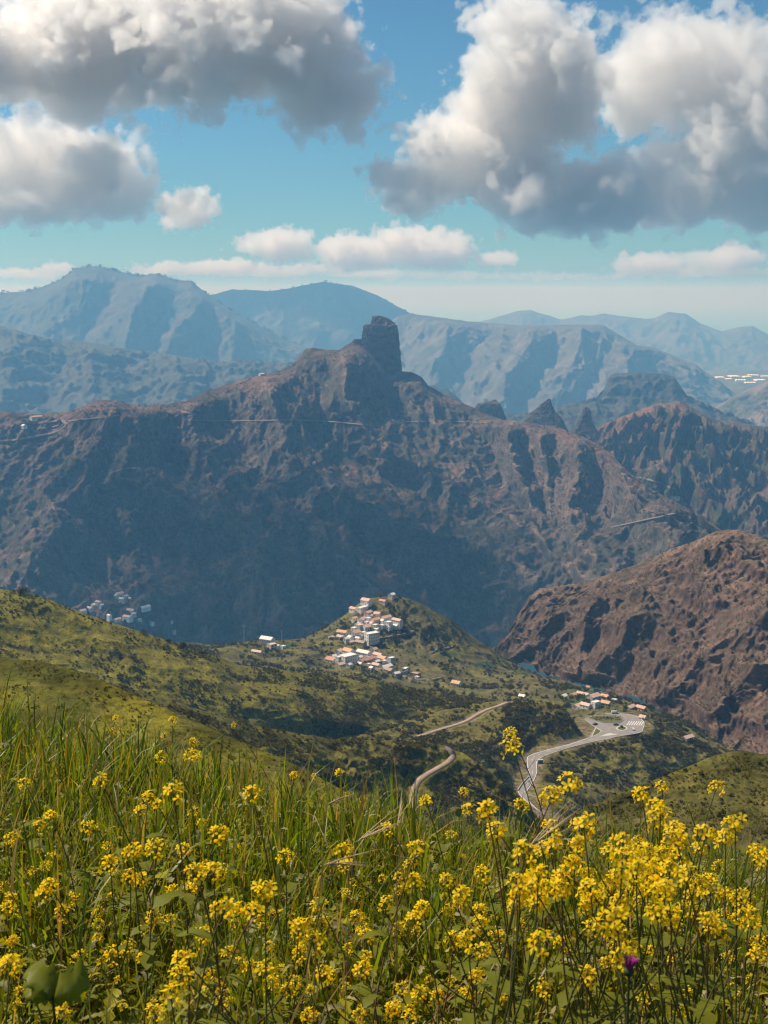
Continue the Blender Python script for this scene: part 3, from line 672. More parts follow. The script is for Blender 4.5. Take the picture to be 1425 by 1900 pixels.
def house(label, px, py, wpx, h, roof, wallc, roofc, names, rot=0, depth=.8, storeys=None, group='village houses'):
    global _win
    p = cast(px, py, names)
    if p is None: return None
    w = wpx * p.y / F; d = max(5, min(w * depth, 14)); h = h * p.y / F
    global _nh; _nh += 1
    rot = rot * .5 + (.85 if _nh % 2 else -.7)
    root = empty('house', p, rot)
    x, y = w / 2, d / 2
    if roof == 'gable':
        rise = min(d * .28, 3.0); eave = h - rise * .5
        V = [(-x,-y,-4),(x,-y,-4),(x,y,-4),(-x,y,-4),(-x,-y,eave),(x,-y,eave),(x,y,eave),(-x,y,eave),(-x,0,eave+rise),(x,0,eave+rise)]
        child('wall', pymesh('wall', V, [(0,1,5,4),(1,2,6,9,5),(2,3,7,6),(3,0,4,8,7),(0,3,2,1)], M_wall[wallc]), root)
        o_, t_ = .35, .22
        k = rise / y
        V = [(-x-o_,-y-o_,eave-k*o_+.02),(x+o_,-y-o_,eave-k*o_+.02),(x+o_,0,eave+rise+.02),(-x-o_,0,eave+rise+.02),(x+o_,y+o_,eave-k*o_+.02),(-x-o_,y+o_,eave-k*o_+.02)]
        V += [(a, b, c + t_) for a, b, c in V]
        child('roof', pymesh('roof', V, [(6,7,8,9),(9,8,10,11),(0,3,2,1),(3,5,4,2),(0,1,7,6),(4,5,11,10),(1,2,8,7),(2,4,10,8),(5,3,9,11),(3,0,6,9)], M_roofs[roofc]), root)
    else:
        eave = h
        V, Fc = box_vf(-x, x, -y, y, -4, h)
        child('wall', pymesh('wall', V, Fc, M_wall[wallc]), root)
        pr = .5; V, Fc = [], []
        for b in ((-x-.1,x+.1,-y-.1,-y+.2),(-x-.1,x+.1,y-.2,y+.1),(-x-.1,-x+.2,-y+.2,y-.2),(x-.2,x+.1,-y+.2,y-.2)):
            v, f = box_vf(*b, h - .1, h + pr); Fc += [tuple(i + len(V) for i in q) for q in f]; V += v
        child('parapet', pymesh('parapet', V, Fc, M_wall[wallc]), root)
        V, Fc = box_vf(-x + .2, x - .2, -y + .2, y - .2, h - .05, h + .06)
        child('roof', pymesh('roof', V, Fc, M_roofs[roofc]), root)
    if _win is None:
        V, Fc = box_vf(-.5, .5, -.06, .03, -.65, .65); _win = (pymesh('window', V, Fc, M_glass), None, None)
        V, Fc = box_vf(-.5, .5, -.07, .03, 0, 2.1); _win = (_win[0], pymesh('door', V, Fc, M_door), None)
        V, Fc = box_vf(-.62, .62, -.14, .03, -.80, -.66); _win = (_win[0], _win[1], pymesh('sill', V, Fc, M_frame))
    ns = storeys or max(1, int(eave / 2.9)); nw = max(2, int(w / 3.2))
    for s in range(ns):
        zc = eave * (s + .55) / ns
        for i in range(nw):
            xx = -x + w * (i + .5) / nw
            if s == 0 and i == nw // 2:
                child('door', _win[1], root, (xx, -y, 0)); continue
            ob = child('window', _win[0], root, (xx, -y, zc)); child('sill', _win[2], ob)
        for i in range(max(1, int(d / 4.5))):
            yy = -y + d * (i + .5) / max(1, int(d / 4.5))
            ob = child('window', _win[0], root, (-x, yy, zc), -math.pi / 2)
    return tag(root, label, 'house', group)
V_ = ['village_hill']
G, Fl = 'gable', 'flat'
HOUSES = [
 # lower village
 ('large white flat-roofed block, biggest building of the lower village', 645,1231,30,17,Fl,'white','pale',-.25,.7),
 ('red-roofed house with dark windows at the left end of the lower village', 615,1229,20,9,G,'white','red',.1,.8),
 ('narrow white annex between the red-roofed house and the large white block', 628,1230,8,12,Fl,'white','pale',-.1,1),
 ('long white two-storey row with small gables behind the large white block', 675,1219,28,12,G,'white','pale',.1,.5),
 ('small pink-roofed house at the back left of the lower village', 629,1213,13,8,G,'white','pink',.2,.9),
 ('peach-roofed house directly behind the large white block', 647,1216,22,12,G,'white','orange',-.2,.7),
 ('tall orange-roofed house at the back right of the lower village', 694,1214,12,12,G,'white','orange',.3,.9),
 ('white house with pink roof stepping down right of the gabled row', 702,1221,20,9,G,'white','pink',-.2,.6),
 ('very long low building with red roof in the lower village', 680,1230,37,9,G,'peach','red',.05,.35),
 ('orange-roofed low house right of the very long red roof', 710,1226,19,8,G,'white','orange',-.15,.7),
 ('narrow grey-white tower block right of the lower village', 726,1233,12,14,Fl,'grey','pale',-.35,.9),
 ('low house with bright pink roof in front of the long red roof', 698,1238,17,7,G,'peach','pink',.1,.6),
 ('pale cream house along the lower village street', 717,1240,24,6,G,'cream','pale',-.1,.5),
 ('tiny yellow house in front of the lower village', 684,1240,6,9,Fl,'yellow','pale',0,1),
 ('low salmon house below the large white block', 632,1235,16,5,G,'peach','pink',-.2,.7),
 ('brown-roofed stone house at the right foot of the lower village', 722,1247,20,7,G,'stone','brown',-.3,.6),
 ('grey shed with pale sloping roof by the curved lane', 736,1254,12,7,G,'grey','pale',-.5,.8),
 ('round-ended stone house right of the curved wall', 771,1254,16,6,Fl,'stone','brown',.2,.8),
 ('small bright white hut beside the lane below the stone house', 774,1260,5,5,Fl,'white','pale',0,1),
 ('white house with orange roof alone on the slope right of the village', 847,1273,18,9,G,'white','orange',.25,.8),
 ('flat stone house with cream wall on the lane bend', 752,1247,14,8,Fl,'grey','pale',.5,.6),
 # upper village
 ('white house with pink roof at the summit of the village hill', 680,1121,19,10,G,'white','pink',.1,.7),
 ('long low white building below the summit of the village hill', 675,1132,30,7,Fl,'white','pale',.05,.35),
 ('orange-roofed house at the left of the long summit building', 656,1133,15,6,G,'white','orange',-.2,.7),
 ('low pinkish house under the long summit building', 683,1140,16,6,G,'peach','pink',.3,.6),
 ('low red-roofed house right of the hilltop tree', 711,1119,15,6,G,'peach','red',0,.6),
 ('cream house alone on the very top of the hill', 727,1110,11,9,G,'cream','pale',.2,.9),
 ('pink gabled house topping the middle of the upper village', 700,1146,12,10,G,'peach','pink',.6,.9),
 ('long pink-roofed house right of the pink gable', 716,1152,22,9,G,'white','pink',-.1,.5),
 ('white house with pink roof at the right end of the upper village', 737,1160,21,12,G,'white','pink',-.1,.5),
 ('orange house in the middle of the upper village', 697,1155,17,8,G,'peach','orange',-.3,.6),
 ('white row with many windows in the upper village', 716,1161,24,9,Fl,'white','pale',0,.4),
 ('white house left of the orange house in the upper village', 672,1156,17,10,G,'white','pink',.35,.7),
 ('greyish house at the left side of the upper village', 667,1167,15,9,Fl,'grey','pink',-.2,.8),
 ('pink gabled house in the heart of the upper village', 680,1169,16,9,G,'white','pink',-.4,.8),
 ('beige flat house above the big grey-white block', 695,1167,13,9,Fl,'cream','pale',.1,.8),
 ('orange and white double house at the lower left of the upper village', 659,1181,20,11,G,'white','orange',.2,.7),
 ('narrow white house left of the big grey-white block', 674,1182,8,10,Fl,'white','pale',-.1,1),
 ('big grey-white block at the bottom of the upper village', 690,1190,25,17,Fl,'white','pale',-.5,.6),
 ('pink-roofed cottage at the left foot of the upper village', 632,1186,14,7,G,'white','pink',.1,.7),
 ('tiny pink house at the far left of the upper village', 613,1185,15,4,G,'peach','pink',0,.5),
 ('wide orange roof above the pink-roofed cottage', 635,1178,20,8,G,'cream','orange',.5,.6),
 ('low pink house under the orange and white double house', 651,1194,12,5,G,'peach','pink',-.2,.8),
 ('brown-roofed row at the bottom of the upper village', 669,1195,22,6,G,'stone','brown',.1,.5),
 ('small cream house alone left of the upper village', 657,1150,12,5,G,'cream','orange',-.2,.7),
 ('white house squeezed behind the pink gable', 688,1162,11,8,G,'white','pink',.2,.9),
 ('white flat house beside the grey house on the left side', 657,1172,10,8,Fl,'white','pale',.3,.9),
 # hamlet left of the village
 ('large pale house in the hamlet left of the village', 496,1196,26,14,G,'white','pale',.4,.6),
 ('pink-walled house at the right of the hamlet', 505,1205,15,11,Fl,'peach','pink',-.2,.8),
 ('long sloping pink roof at the left end of the hamlet', 477,1213,22,6,G,'peach','pink',.3,.4),
 ('white cubic hut right of the hamlet', 525,1205,8,7,Fl,'white','pale',-.1,1),
 ('small white house between the hamlet and the cubic hut', 515,1205,8,8,Fl,'white','pale',.1,1),
 # houses by the road
 ('grey-white house with peach roof above the roundabout', 1101,1299,24,11,G,'grey','pink',-.3,.7),
 ('orange-roofed house behind the grey-white house', 1122,1296,17,7,G,'peach','orange',0,.7),
 ('leftmost pink-roofed house of the group above the roundabout', 1071,1314,18,7,G,'white','pink',.1,.7),
 ('pink-roofed double house beside the leftmost pink roof', 1087,1312,21,7,G,'white','pink',-.2,.6),
 ('round-fronted grey-white house in the group above the roundabout', 1105,1311,15,10,Fl,'white','pale',-.4,.8),
 ('orange-roofed house right of the round-fronted house', 1124,1309,18,8,G,'peach','orange',.2,.7),
 ('low orange house at the back left of the road group', 1062,1293,17,6,G,'peach','orange',0,.6),
 ('long low white house at the back of the road group', 1082,1290,25,5,G,'white','pink',.05,.4),
 ('small white house at the far left of the road group', 1046,1294,13,5,G,'white','pale',.2,.7),
 ('lone little red house on the field behind the road group', 1092,1278,8,5,G,'white','red',.3,.9),
 ('tall yellow-white gabled house right of the roundabout', 1180,1303,18,11,G,'yellow','pale',-.5,.7),
 ('red-roofed house behind the yellow-white gable', 1194,1294,23,7,G,'stone','red',.1,.5),
 ('rightmost reddish house under the brown hill', 1215,1297,16,6,G,'stone','red',-.3,.6),
 ('long salmon-roofed house beside the road bend', 1170,1317,22,8,G,'peach','pink',0,.5),
 ('salmon-roofed house right of the long salmon roof', 1190,1319,20,9,G,'peach','orange',-.2,.6),
 ('tiny white hut between the road group and the salmon roofs', 1140,1303,6,6,Fl,'white','pale',0,1),
 ('white farmhouse left of the road group among bushes', 969,1296,12,7,G,'white','pale',.3,.9)]
for (lab, px, py, w, h, roof, wc, rc, rot, dep) in HOUSES:
    house(lab, px, py, w, h, roof, wc, rc, V_, rot, dep)
ORD = ['first','second','third','fourth','fifth','sixth','seventh','eighth','ninth','tenth','eleventh','twelfth']
for k_, (px, py, w) in enumerate(sorted([(664,1162,9),(683,1153,9),(709,1166,10),(722,1168,10),(734,1166,9),(650,1187,10),(664,1189,9),(681,1160,8),(700,1172,9),(686,1147,9),(642,1190,9),(710,1157,8)])):
    house(f'small plain white house packed inside the upper village, {ORD[k_]} of these from the left', px, py, w, 7, Fl if px % 2 else G, 'white', 'pale', V_, (px % 5 - 2) * .2, .9, None, 'small white houses of the upper village')
for k_, (px, py, w) in enumerate(sorted([(620,1222,9),(638,1224,9),(656,1226,9),(668,1224,9),(685,1224,8),(700,1232,9),(713,1232,8),(668,1236,9),(648,1238,9),(690,1244,8)])):
    house(f'small plain white house packed inside the lower village, {ORD[k_]} of these from the left', px, py, w, 7, Fl if px % 2 else G, 'white', 'pale', V_, (px % 5 - 2) * .2, .9, None, 'small white houses of the lower village')
house('salmon ruin on the bushy slope right of the road', 1276, 1372, 24, 7, G, 'peach', 'pink', ['bush_slope', 'village_hill'], -.4, .5)
house('low salmon shed on the outside of the road bend', 1193, 1333, 12, 5, G, 'peach', 'pink', ['bush_slope', 'village_hill'], .1, .5)
FARH = [(153,1137,14,6,'pink',.1,'lowest pinkish house of the far left hamlet'),(166,1132,15,6,'pink',.2,'second house up the far left hamlet'),(176,1127,14,7,'pale',-.2,'pale house in the middle of the far left hamlet'),(183,1121,12,6,'pink',.3,'topmost house of the far left hamlet'),(189,1126,8,5,'pale',0,'small pale house at the right end of the far left hamlet'),
 (214,1110,12,7,'pink',.1,'left house of the upper far hamlet'),(222,1107,14,8,'pink',-.2,'largest roof of the upper far hamlet'),(226,1117,10,8,'pale',.5,'pale lower house of the upper far hamlet'),(233,1110,10,6,'pink',.2,'right house of the upper far hamlet'),(241,1113,7,4,'pale',0,'tiny outlying house right of the upper far hamlet'),
 (269,1131,20,7,'pale',.1,'isolated broad pale house right of the upper far hamlet'),(243,1137,16,7,'pink',.3,'pinkish house below the isolated pale house'),(248,1143,9,6,'pale',-.3,'small white house under the pinkish house'),
 (203,1150,10,10,'pale',-.2,'bright white house poking over the green ridge'),(218,1152,14,5,'pink',.1,'low pink roof beside the bright white house'),(237,1150,18,8,'orange',.2,'orange roofed house just over the green ridge'),(258,1152,10,4,'pale',0,'tiny white wall right of the orange roofed house'),
 (280,1158,12,5,'pale',.1,'small pale barn below the far hamlets'),(318,1155,6,4,'orange',0,'tiny yellowish house far right of the hamlets'),(322,1175,9,7,'pink',.4,'small house in the dark gully behind the green hill')]
for px, py, w, h, rc, rot, lab in FARH:
    house(lab, px, py, w, h, G, 'white', rc, ['mountain', 'village_hill'], rot, .6, 1, 'far hamlet houses')
house('red roofed farm on the mountain ridge at the left edge', 67, 779, 24, 7, G, 'cream', 'red', ['mountain'], .05, .4, 1, 'mountain houses')
house('small white farm below the red roofed farm', 42, 793, 17, 5, G, 'white', 'pale', ['mountain'], 0, .5, 1, 'mountain houses')
house('tiny white house on the ridge crest left of the rock tower', 485, 697, 10, 4, G, 'white', 'pale', ['mountain'], 0, .6, 1, 'mountain houses')
house('bright cream house below the saddle road at the right', 1253, 926, 16, 5, G, 'cream', 'orange', ['mountain', 'red_ridge'], .3, .5, 1, 'mountain houses')

# greenhouses on the hazy plain
for i, (px, py, w, dd) in enumerate(sorted([(1336,701,16,70),(1352,704,12,60),(1362,699,18,80),(1375,706,20,70),(1386,700,14,60),(1398,697,20,80),(1392,711,22,60),(1410,706,18,70),(1420,699,16,70)])):
    p = cast(px, py, ['plain', 'massif', 'right_rise'])
    if p is None: continue
    ww = w * p.y / F; root = empty('greenhouse', p, random.uniform(-.2, .2)); V = []; Fc = []
    for b in range(4):
        x0 = -ww/2 + ww * b / 4; x1 = x0 + ww / 4; n0 = len(V)
        for yy in (-dd, dd):
            V += [(x0,yy,-15),(x0,yy,6),((x0+x1)/2,yy,12),(x1,yy,6),(x1,yy,-15)]
        Fc += [(n0+k, n0+k+1, n0+k+6, n0+k+5) for k in range(4)] + [(n0,n0+1,n0+2,n0+3,n0+4),(n0+5,n0+6,n0+7,n0+8,n0+9)]
    child('cover', pymesh('cover', V, Fc, M_wall['white']), root)
    tag(root, f'white greenhouse on the hazy plain at the right edge, {ORD[i]} from the left', 'greenhouse', 'greenhouses on the plain')

# ------------------------------------------------------------------ leafy things: shrubs as instances, trees as things
def leaf_mat(name, hue=1.0, transl=.35, rough=.5, var=.35, spec=.3):
    """albedo attribute, with light passing through the leaf"""
    m, n, l, b = new_mat(name)
    at = n.new('ShaderNodeAttribute'); at.attribute_name = 'albedo'
    b.inputs['Roughness'].default_value = rough; b.inputs['Specular IOR Level'].default_value = spec
    l.new(at.outputs['Color'], b.inputs['Base Color'])
    tr = n.new('ShaderNodeBsdfTranslucent'); mx = n.new('ShaderNodeMixShader'); mx.inputs[0].default_value = transl
    gm = n.new('ShaderNodeVectorMath'); gm.operation = 'MULTIPLY'; gm.inputs[1].default_value = (1.6, 1.4, .4)
    l.new(at.outputs['Color'], gm.inputs[0]); l.new(gm.outputs[0], tr.inputs['Color'])
    l.new(b.outputs[0], mx.inputs[1]); l.new(tr.outputs[0], mx.inputs[2])
    l.new(mx.outputs[0], n['Material Output'].inputs['Surface'])
    return m
M_leaf = leaf_mat('foliage', transl=.2, rough=.7, spec=.1)
def leaf_cloud(n, seed, col, flat=.75, leaf=.22, lumps=7):
    """unit-size crown: leaf triangles gathered in lumps, with gaps"""
    r = np.random.default_rng(seed)
    c = r.normal(size=(lumps, 3)); c /= np.linalg.norm(c, axis=1, keepdims=True); c *= r.uniform(.25, .65, (lumps, 1)); c[:, 2] = np.abs(c[:, 2]) * flat + .3
    which = r.integers(0, lumps, n)
    d = r.normal(size=(n, 3)); d /= np.linalg.norm(d, axis=1, keepdims=True)
    P = c[which] + d * r.uniform(.22, .45, (n, 1)) * np.array([1, 1, flat]); P[:, 2] = np.maximum(P[:, 2], .02)
    a = r.normal(size=(n, 3)); a /= np.linalg.norm(a, axis=1, keepdims=True)
    b = np.cross(a, r.normal(size=(n, 3))); b /= np.linalg.norm(b, axis=1, keepdims=True)
    s = leaf * r.uniform(.6, 1.3, (n, 1))
    V = np.stack([P - a * s * .5, P + b * s * .4, P + a * s * .6, P - b * s * .4], 1).reshape(-1, 3)
    Fq = np.arange(4 * n).reshape(-1, 4)
    colr = np.repeat(np.asarray(col) * r.uniform(.6, 1.45, (n, 1)), 4, axis=0)
    return V, Fq, colr
def proto(name, V, Fq, colr, mat):
    o = mesh_np(name, V, Fq, mat, col=colr, smooth=False); COL.objects.unlink(o); return o
def scatter(name, label, pts, scl, protos, seed=0):
    """uncountable cover: one object, prototypes instanced on points"""
    pts = np.asarray(pts, np.float32); r = np.random.default_rng(seed)
    me = bpy.data.meshes.new(name); me.vertices.add(len(pts)); me.vertices.foreach_set('co', pts.ravel())
    for nm, val in (('size', scl), ('turn', r.uniform(0, 6.28, len(pts)))):
        at = me.attributes.new(nm, 'FLOAT', 'POINT'); at.data.foreach_set('value', np.asarray(val, np.float32))
    at = me.attributes.new('pick', 'INT', 'POINT'); at.data.foreach_set('value', r.integers(0, len(protos), len(pts)).astype(np.int32))
    o = bpy.data.objects.new(name, me); COL.objects.link(o)
    ng = bpy.data.node_groups.new(name, 'GeometryNodeTree')
    ng.interface.new_socket('Geometry', in_out='INPUT', socket_type='NodeSocketGeometry'); ng.interface.new_socket('Geometry', in_out='OUTPUT', socket_type='NodeSocketGeometry')
    N, L = ng.nodes, ng.links
    gi = N.new('NodeGroupInput'); go = N.new('NodeGroupOutput'); iop = N.new('GeometryNodeInstanceOnPoints'); jn = N.new('GeometryNodeJoinGeometry')
    for p in reversed(protos):
        oi = N.new('GeometryNodeObjectInfo'); oi.inputs['Object'].default_value = p; oi.inputs['As Instance'].default_value = True
        L.new(oi.outputs['Geometry'], jn.inputs[0])
    def attr(nm, ty):
        a = N.new('GeometryNodeInputNamedAttribute'); a.data_type = ty; a.inputs['Name'].default_value = nm; return a.outputs[0]
    L.new(gi.outputs[0], iop.inputs['Points']); L.new(jn.outputs[0], iop.inputs['Instance'])
    iop.inputs['Pick Instance'].default_value = True; L.new(attr('pick', 'INT'), iop.inputs['Instance Index'])
    cb = N.new('ShaderNodeCombineXYZ'); L.new(attr('turn', 'FLOAT'), cb.inputs[2]); L.new(cb.outputs[0], iop.inputs['Rotation'])
    L.new(attr('size', 'FLOAT'), iop.inputs['Scale']); L.new(iop.outputs[0], go.inputs[0])
    o.modifiers.new('scatter', 'NODES').node_group = ng
    return tag(o, label, kind='stuff')
def sample_sheet(S, n, mask, seed):
    r = np.random.default_rng(seed)
    P = S['P'][:-1, :-1]; A = np.linalg.norm(np.cross(S['P'][1:, :-1] - P, S['P'][:-1, 1:] - P), axis=-1)
    w = (A * mask[:-1, :-1]).ravel(); w /= w.sum()
    i = r.choice(w.size, n, p=w); iv, iu = np.unravel_index(i, P.shape[:2]); a, b = r.uniform(size=(2, n, 1))
    Q = S['P']; p = Q[iv, iu] * (1 - a) * (1 - b) + Q[iv + 1, iu] * a * (1 - b) + Q[iv, iu + 1] * (1 - a) * b + Q[iv + 1, iu + 1] * a * b
    return p
B_dark = [proto('bush', *leaf_cloud(90, 300 + i, (.062,.054,.016), leaf=.30), M_leaf) for i in range(4)]
B_olive = [proto('bush', *leaf_cloud(90, 310 + i, (.14,.115,.024), leaf=.30), M_leaf) for i in range(4)]
B_tree = [proto('bush', *leaf_cloud(160, 320 + i, (.06,.054,.018), flat=1.1, leaf=.24, lumps=9), M_leaf) for i in range(4)]
B_tuft = [proto('tuft', *leaf_cloud(36, 330 + i, (.17,.145,.02), flat=.6, leaf=.45, lumps=4), M_leaf) for i in range(4)]
def vis(S, a=-150, b=1560): return ((S['PX'] > a) & (S['PX'] < b) & (S['W'] < S['ridge'] + .4)).astype(float)
def road_mask(S): return (S.get('roadw', np.zeros_like(S['PX'])) < .25)
def nmask(S, s, seed, lo=-.1, hi=.15): return .08 + sstep(lo, hi, n3(S, s, seed))
def spread(name, label, S, n, mask, lo, hi, protos, seed):
    p = sample_sheet(S, n, mask, seed); r = np.random.default_rng(seed + 1)
    scatter(name, label, p, lo + (hi - lo) * r.uniform(size=n) ** 2, protos, seed)
m = vis(BUSH) * road_mask(BUSH)
spread('shrubs', 'dense dark shrubs on the slope around the road', BUSH, 18000, m * nmask(BUSH, 25, 401), .8, 2.4, B_dark + B_olive[:2], 1)
m = vis(SPUR) * road_mask(SPUR)
spread('shrubs', 'dense shrubs on the near spur', SPUR, 15000, m * nmask(SPUR, 18, 402), .5, 1.5, B_dark + B_olive, 3)
m = vis(HILL) * road_mask(HILL)
spread('shrubs', 'dark shrubs dotting the long green hillside', HILL, 20000, m * (nmask(HILL, 30, 403) * (.4 + sstep(200, 600, HILL['PX']))), .5, 1.6, B_dark + B_olive, 5)
m = vis(VIL)
spread('shrubs', 'trees and bushes around the village', VIL, 5200, m * nmask(VIL, 45, 404, -.05, .2), 1.0, 4.0, B_tree + B_dark + B_olive[:2], 7)
S = TERR['brown_hill']
spread('shrubs', 'sparse scrub on the brown hill', S, 10000, vis(S) * nmask(S, 40, 405), .6, 2.0, B_dark + B_olive, 9)
spread('tufts', 'grass tufts on the nearer left slope', NEAR, 6000, vis(NEAR) * nmask(NEAR, 6, 406), .12, .36, B_tuft, 11)
spread('tufts', 'grass tufts and low shrubs on the right hill', RHILL, 12000, vis(RHILL) * nmask(RHILL, 8, 407), .2, .6, B_tuft + B_olive[:1], 13)
spread('shrubs', 'dark low shrubs on the right hill', RHILL, 500, vis(RHILL), .4, 1.1, B_dark, 15)
S = TERR['mountain']
spread('shrubs', 'scrub scattered over the dark mountain', S, 9000, vis(S) * nmask(S, 90, 408), 1.5, 5, B_dark, 17)
r_ = np.random.default_rng(44); isl = level_pts([(1124 + a, 1333.5 + b) for a, b in zip(r_.uniform(-26, 26, 60), r_.uniform(-3.2, 3.2, 60))], ROADZ + .15)
scatter('island_shrubs', 'low shrubs on the planted island inside the road bend', np.array([tuple(p) for p in isl]), r_.uniform(.4, .9, 60), B_olive, 45)
# pines on the wooded skyline
S = TERR['wooded_mountain']; near_top = (np.abs(S['W'] - S['ridge']) < .03) * vis(S)
B_pine = [proto('pine', *leaf_cloud(60, 340 + i, (.02,.028,.014), flat=1.6, leaf=.35, lumps=5), M_leaf) for i in range(3)]
spread('pines', 'row of tiny pines along the wooded skyline', S, 420, near_top, 9, 24, B_pine, 19)
S = TERR['far_mountain']
spread('pines', 'tiny pines along the skyline behind the rock tower', S, 220, (np.abs(S['W'] - S['ridge']) < .03) * vis(S), 10, 22, B_pine, 21)

M_bark = simple('bark', (.07, .05, .035), .9, .2, 8)
def tree(label, px, py, names, r, h, seed, col=(.035,.04,.014), flat=.9, n=700, cat='tree'):
    p = cast(px, py, names)
    if p is None: return
    root = empty('tree' if cat == 'tree' else 'bush', p)
    V, Fc = [], []
    rr = random.Random(seed)
    def limb(a, b, r0, r1):
        a, b = Vector(a), Vector(b); d = (b - a).normalized(); u = d.orthogonal().normalized(); v = d.cross(u); n0 = len(V)
        for q, rad in ((a, r0), (b, r1)):
            for k in range(6):
                t = k * math.pi / 3; V.append(tuple(q + (u * math.cos(t) + v * math.sin(t)) * rad))
        for k in range(6): Fc.append((n0+k, n0+(k+1)%6, n0+6+(k+1)%6, n0+6+k))
    limb((0,0,-.5), (0,0,h), r * .09, r * .06)
    for k in range(5):
        t = k * 1.26 + rr.random(); limb((0,0,h * .75), (math.cos(t) * r * .5, math.sin(t) * r * .5, h + r * rr.uniform(.3, .7)), r * .05, r * .02)
    child('trunk', pymesh('trunk', V, Fc, M_bark), root)
    v, f, c = leaf_cloud(n, seed, col, flat, .12, 12)
    o = mesh_np('crown', v * r * 1.15 + np.array([0, 0, h - .25 * r]), f, M_leaf, root, c, False)
    return tag(root, label, cat)
GH = ['green_hill']
tree('round olive bush on the skyline at the left end of the green hill', 42, 1101, GH, 4.6, 1.2, 501, (.06,.055,.02), .8, cat='bush')
tree('brown round bush on the green ridge below the far hamlets', 266, 1176, GH, 2.6, .8, 502, (.09,.06,.03), .8, cat='bush')
tree('large dark bush on the green ridge left of the hamlet', 341, 1204, GH, 4.4, 1.0, 503, cat='bush')
tree('small dark bush right of the large dark bush on the ridge', 378, 1214, GH, 2.6, .6, 504, cat='bush')
tree('dark bush on the green ridge left of the large bush', 313, 1192, GH, 2.2, .5, 505, cat='bush')
tree('lone dark bush on the grassy slope in front of the village', 745, 1283, GH + V_, 2.6, .8, 506, cat='bush')
tree('brown leafless-looking tree on top of the village hill', 706, 1112, V_, 5.5, 3.5, 507, (.10,.065,.05), 1.1, 500)
tree('slender dark cypress at the left of the village summit', 674, 1115, V_, 2.6, 2, 508, (.05,.035,.03), 3.0, 400)
tree('dark tree at the edge of the hamlet terrace', 495, 1212, V_, 4, 1.5, 509)
tree('dark tree in front of the lower village', 676, 1243, V_, 4.2, 1.6, 510)
tree('round tree beside the very long red roof', 706, 1233, V_, 3.6, 1.4, 511)
tree('dark cypress on the saddle left of the village hill', 582, 1182, V_, 3, 2, 512, flat=2.4)
tree('tall dark tree on the terraces right of the village', 817, 1212, V_, 5, 3, 513, flat=1.4)
tree('dark round tree on the outside of the salmon roofs', 1208, 1319, V_, 5, 2, 514)
tree('bush on the roundabout island', 1153.7, 1351, ['bush_slope'], 1.7, .7, 515, (.05,.05,.02), cat='bush')
tree('dark tree left of the road group', 1054, 1312, V_, 4, 1.5, 516)
tree('dark tree behind the planted island', 1160, 1318, V_, 3.4, 1.5, 517)

# ------------------------------------------------------------------ poles, wire, cars, box at the bend
M_metal = simple('galvanised steel', (.45, .45, .45), .5)
def pole(label, px, py, h):
    p = cast(px, py, V_); root = empty('utility_pole', p)
    V, Fc = [], []
    for k in range(8):
        t = k * math.pi / 4; V += [(.45 * math.cos(t), .45 * math.sin(t), -2), (.22 * math.cos(t), .22 * math.sin(t), h)]
    Fc = [(2*k, (2*k+2) % 16, (2*k+3) % 16, 2*k+1) for k in range(8)]
    child('post', pymesh('post', V, Fc, M_metal), root)
    for dz in (.6, 2.2):
        v, f = box_vf(-1.6, 1.6, -.12, .12, h - dz - .25, h - dz); child('crossarm', pymesh('crossarm', v, f, M_metal), root)
    for sx in (-1.4, 0, 1.4):
        v, f = box_vf(sx - .12, sx + .12, -.12, .12, h - .6, h - .1); child('insulator', pymesh('insulator', v, f, M_wall['stone']), root)
    tag(root, label, 'pole', 'power poles'); return p + Vector((0, 0, h - .6))
t1 = pole('tall thin power pole on the ridge left of the hamlet', 453, 1192, 22)
t2 = pole('shorter power pole right of the hamlet', 523, 1190, 14)
V, Fc = [], []
for k in range(25):
    t = k / 24; q = t1.lerp(t2, t); q.z -= 2.5 * 4 * t * (1 - t)
    V += [(q.x, q.y - .05, q.z), (q.x, q.y + .05, q.z), (q.x, q.y, q.z + .1)]
for k in range(24):
    for j in range(3): Fc.append((3*k+j, 3*k+(j+1)%3, 3*k+3+(j+1)%3, 3*k+3+j))
o = bpy.data.objects.new('power_line', pymesh('power_line', V, Fc, M_metal)); COL.objects.link(o); tag(o, 'thin sagging wire between the two power poles', 'wire')
M_tyre = simple('tyre rubber', (.02, .02, .02), .8)
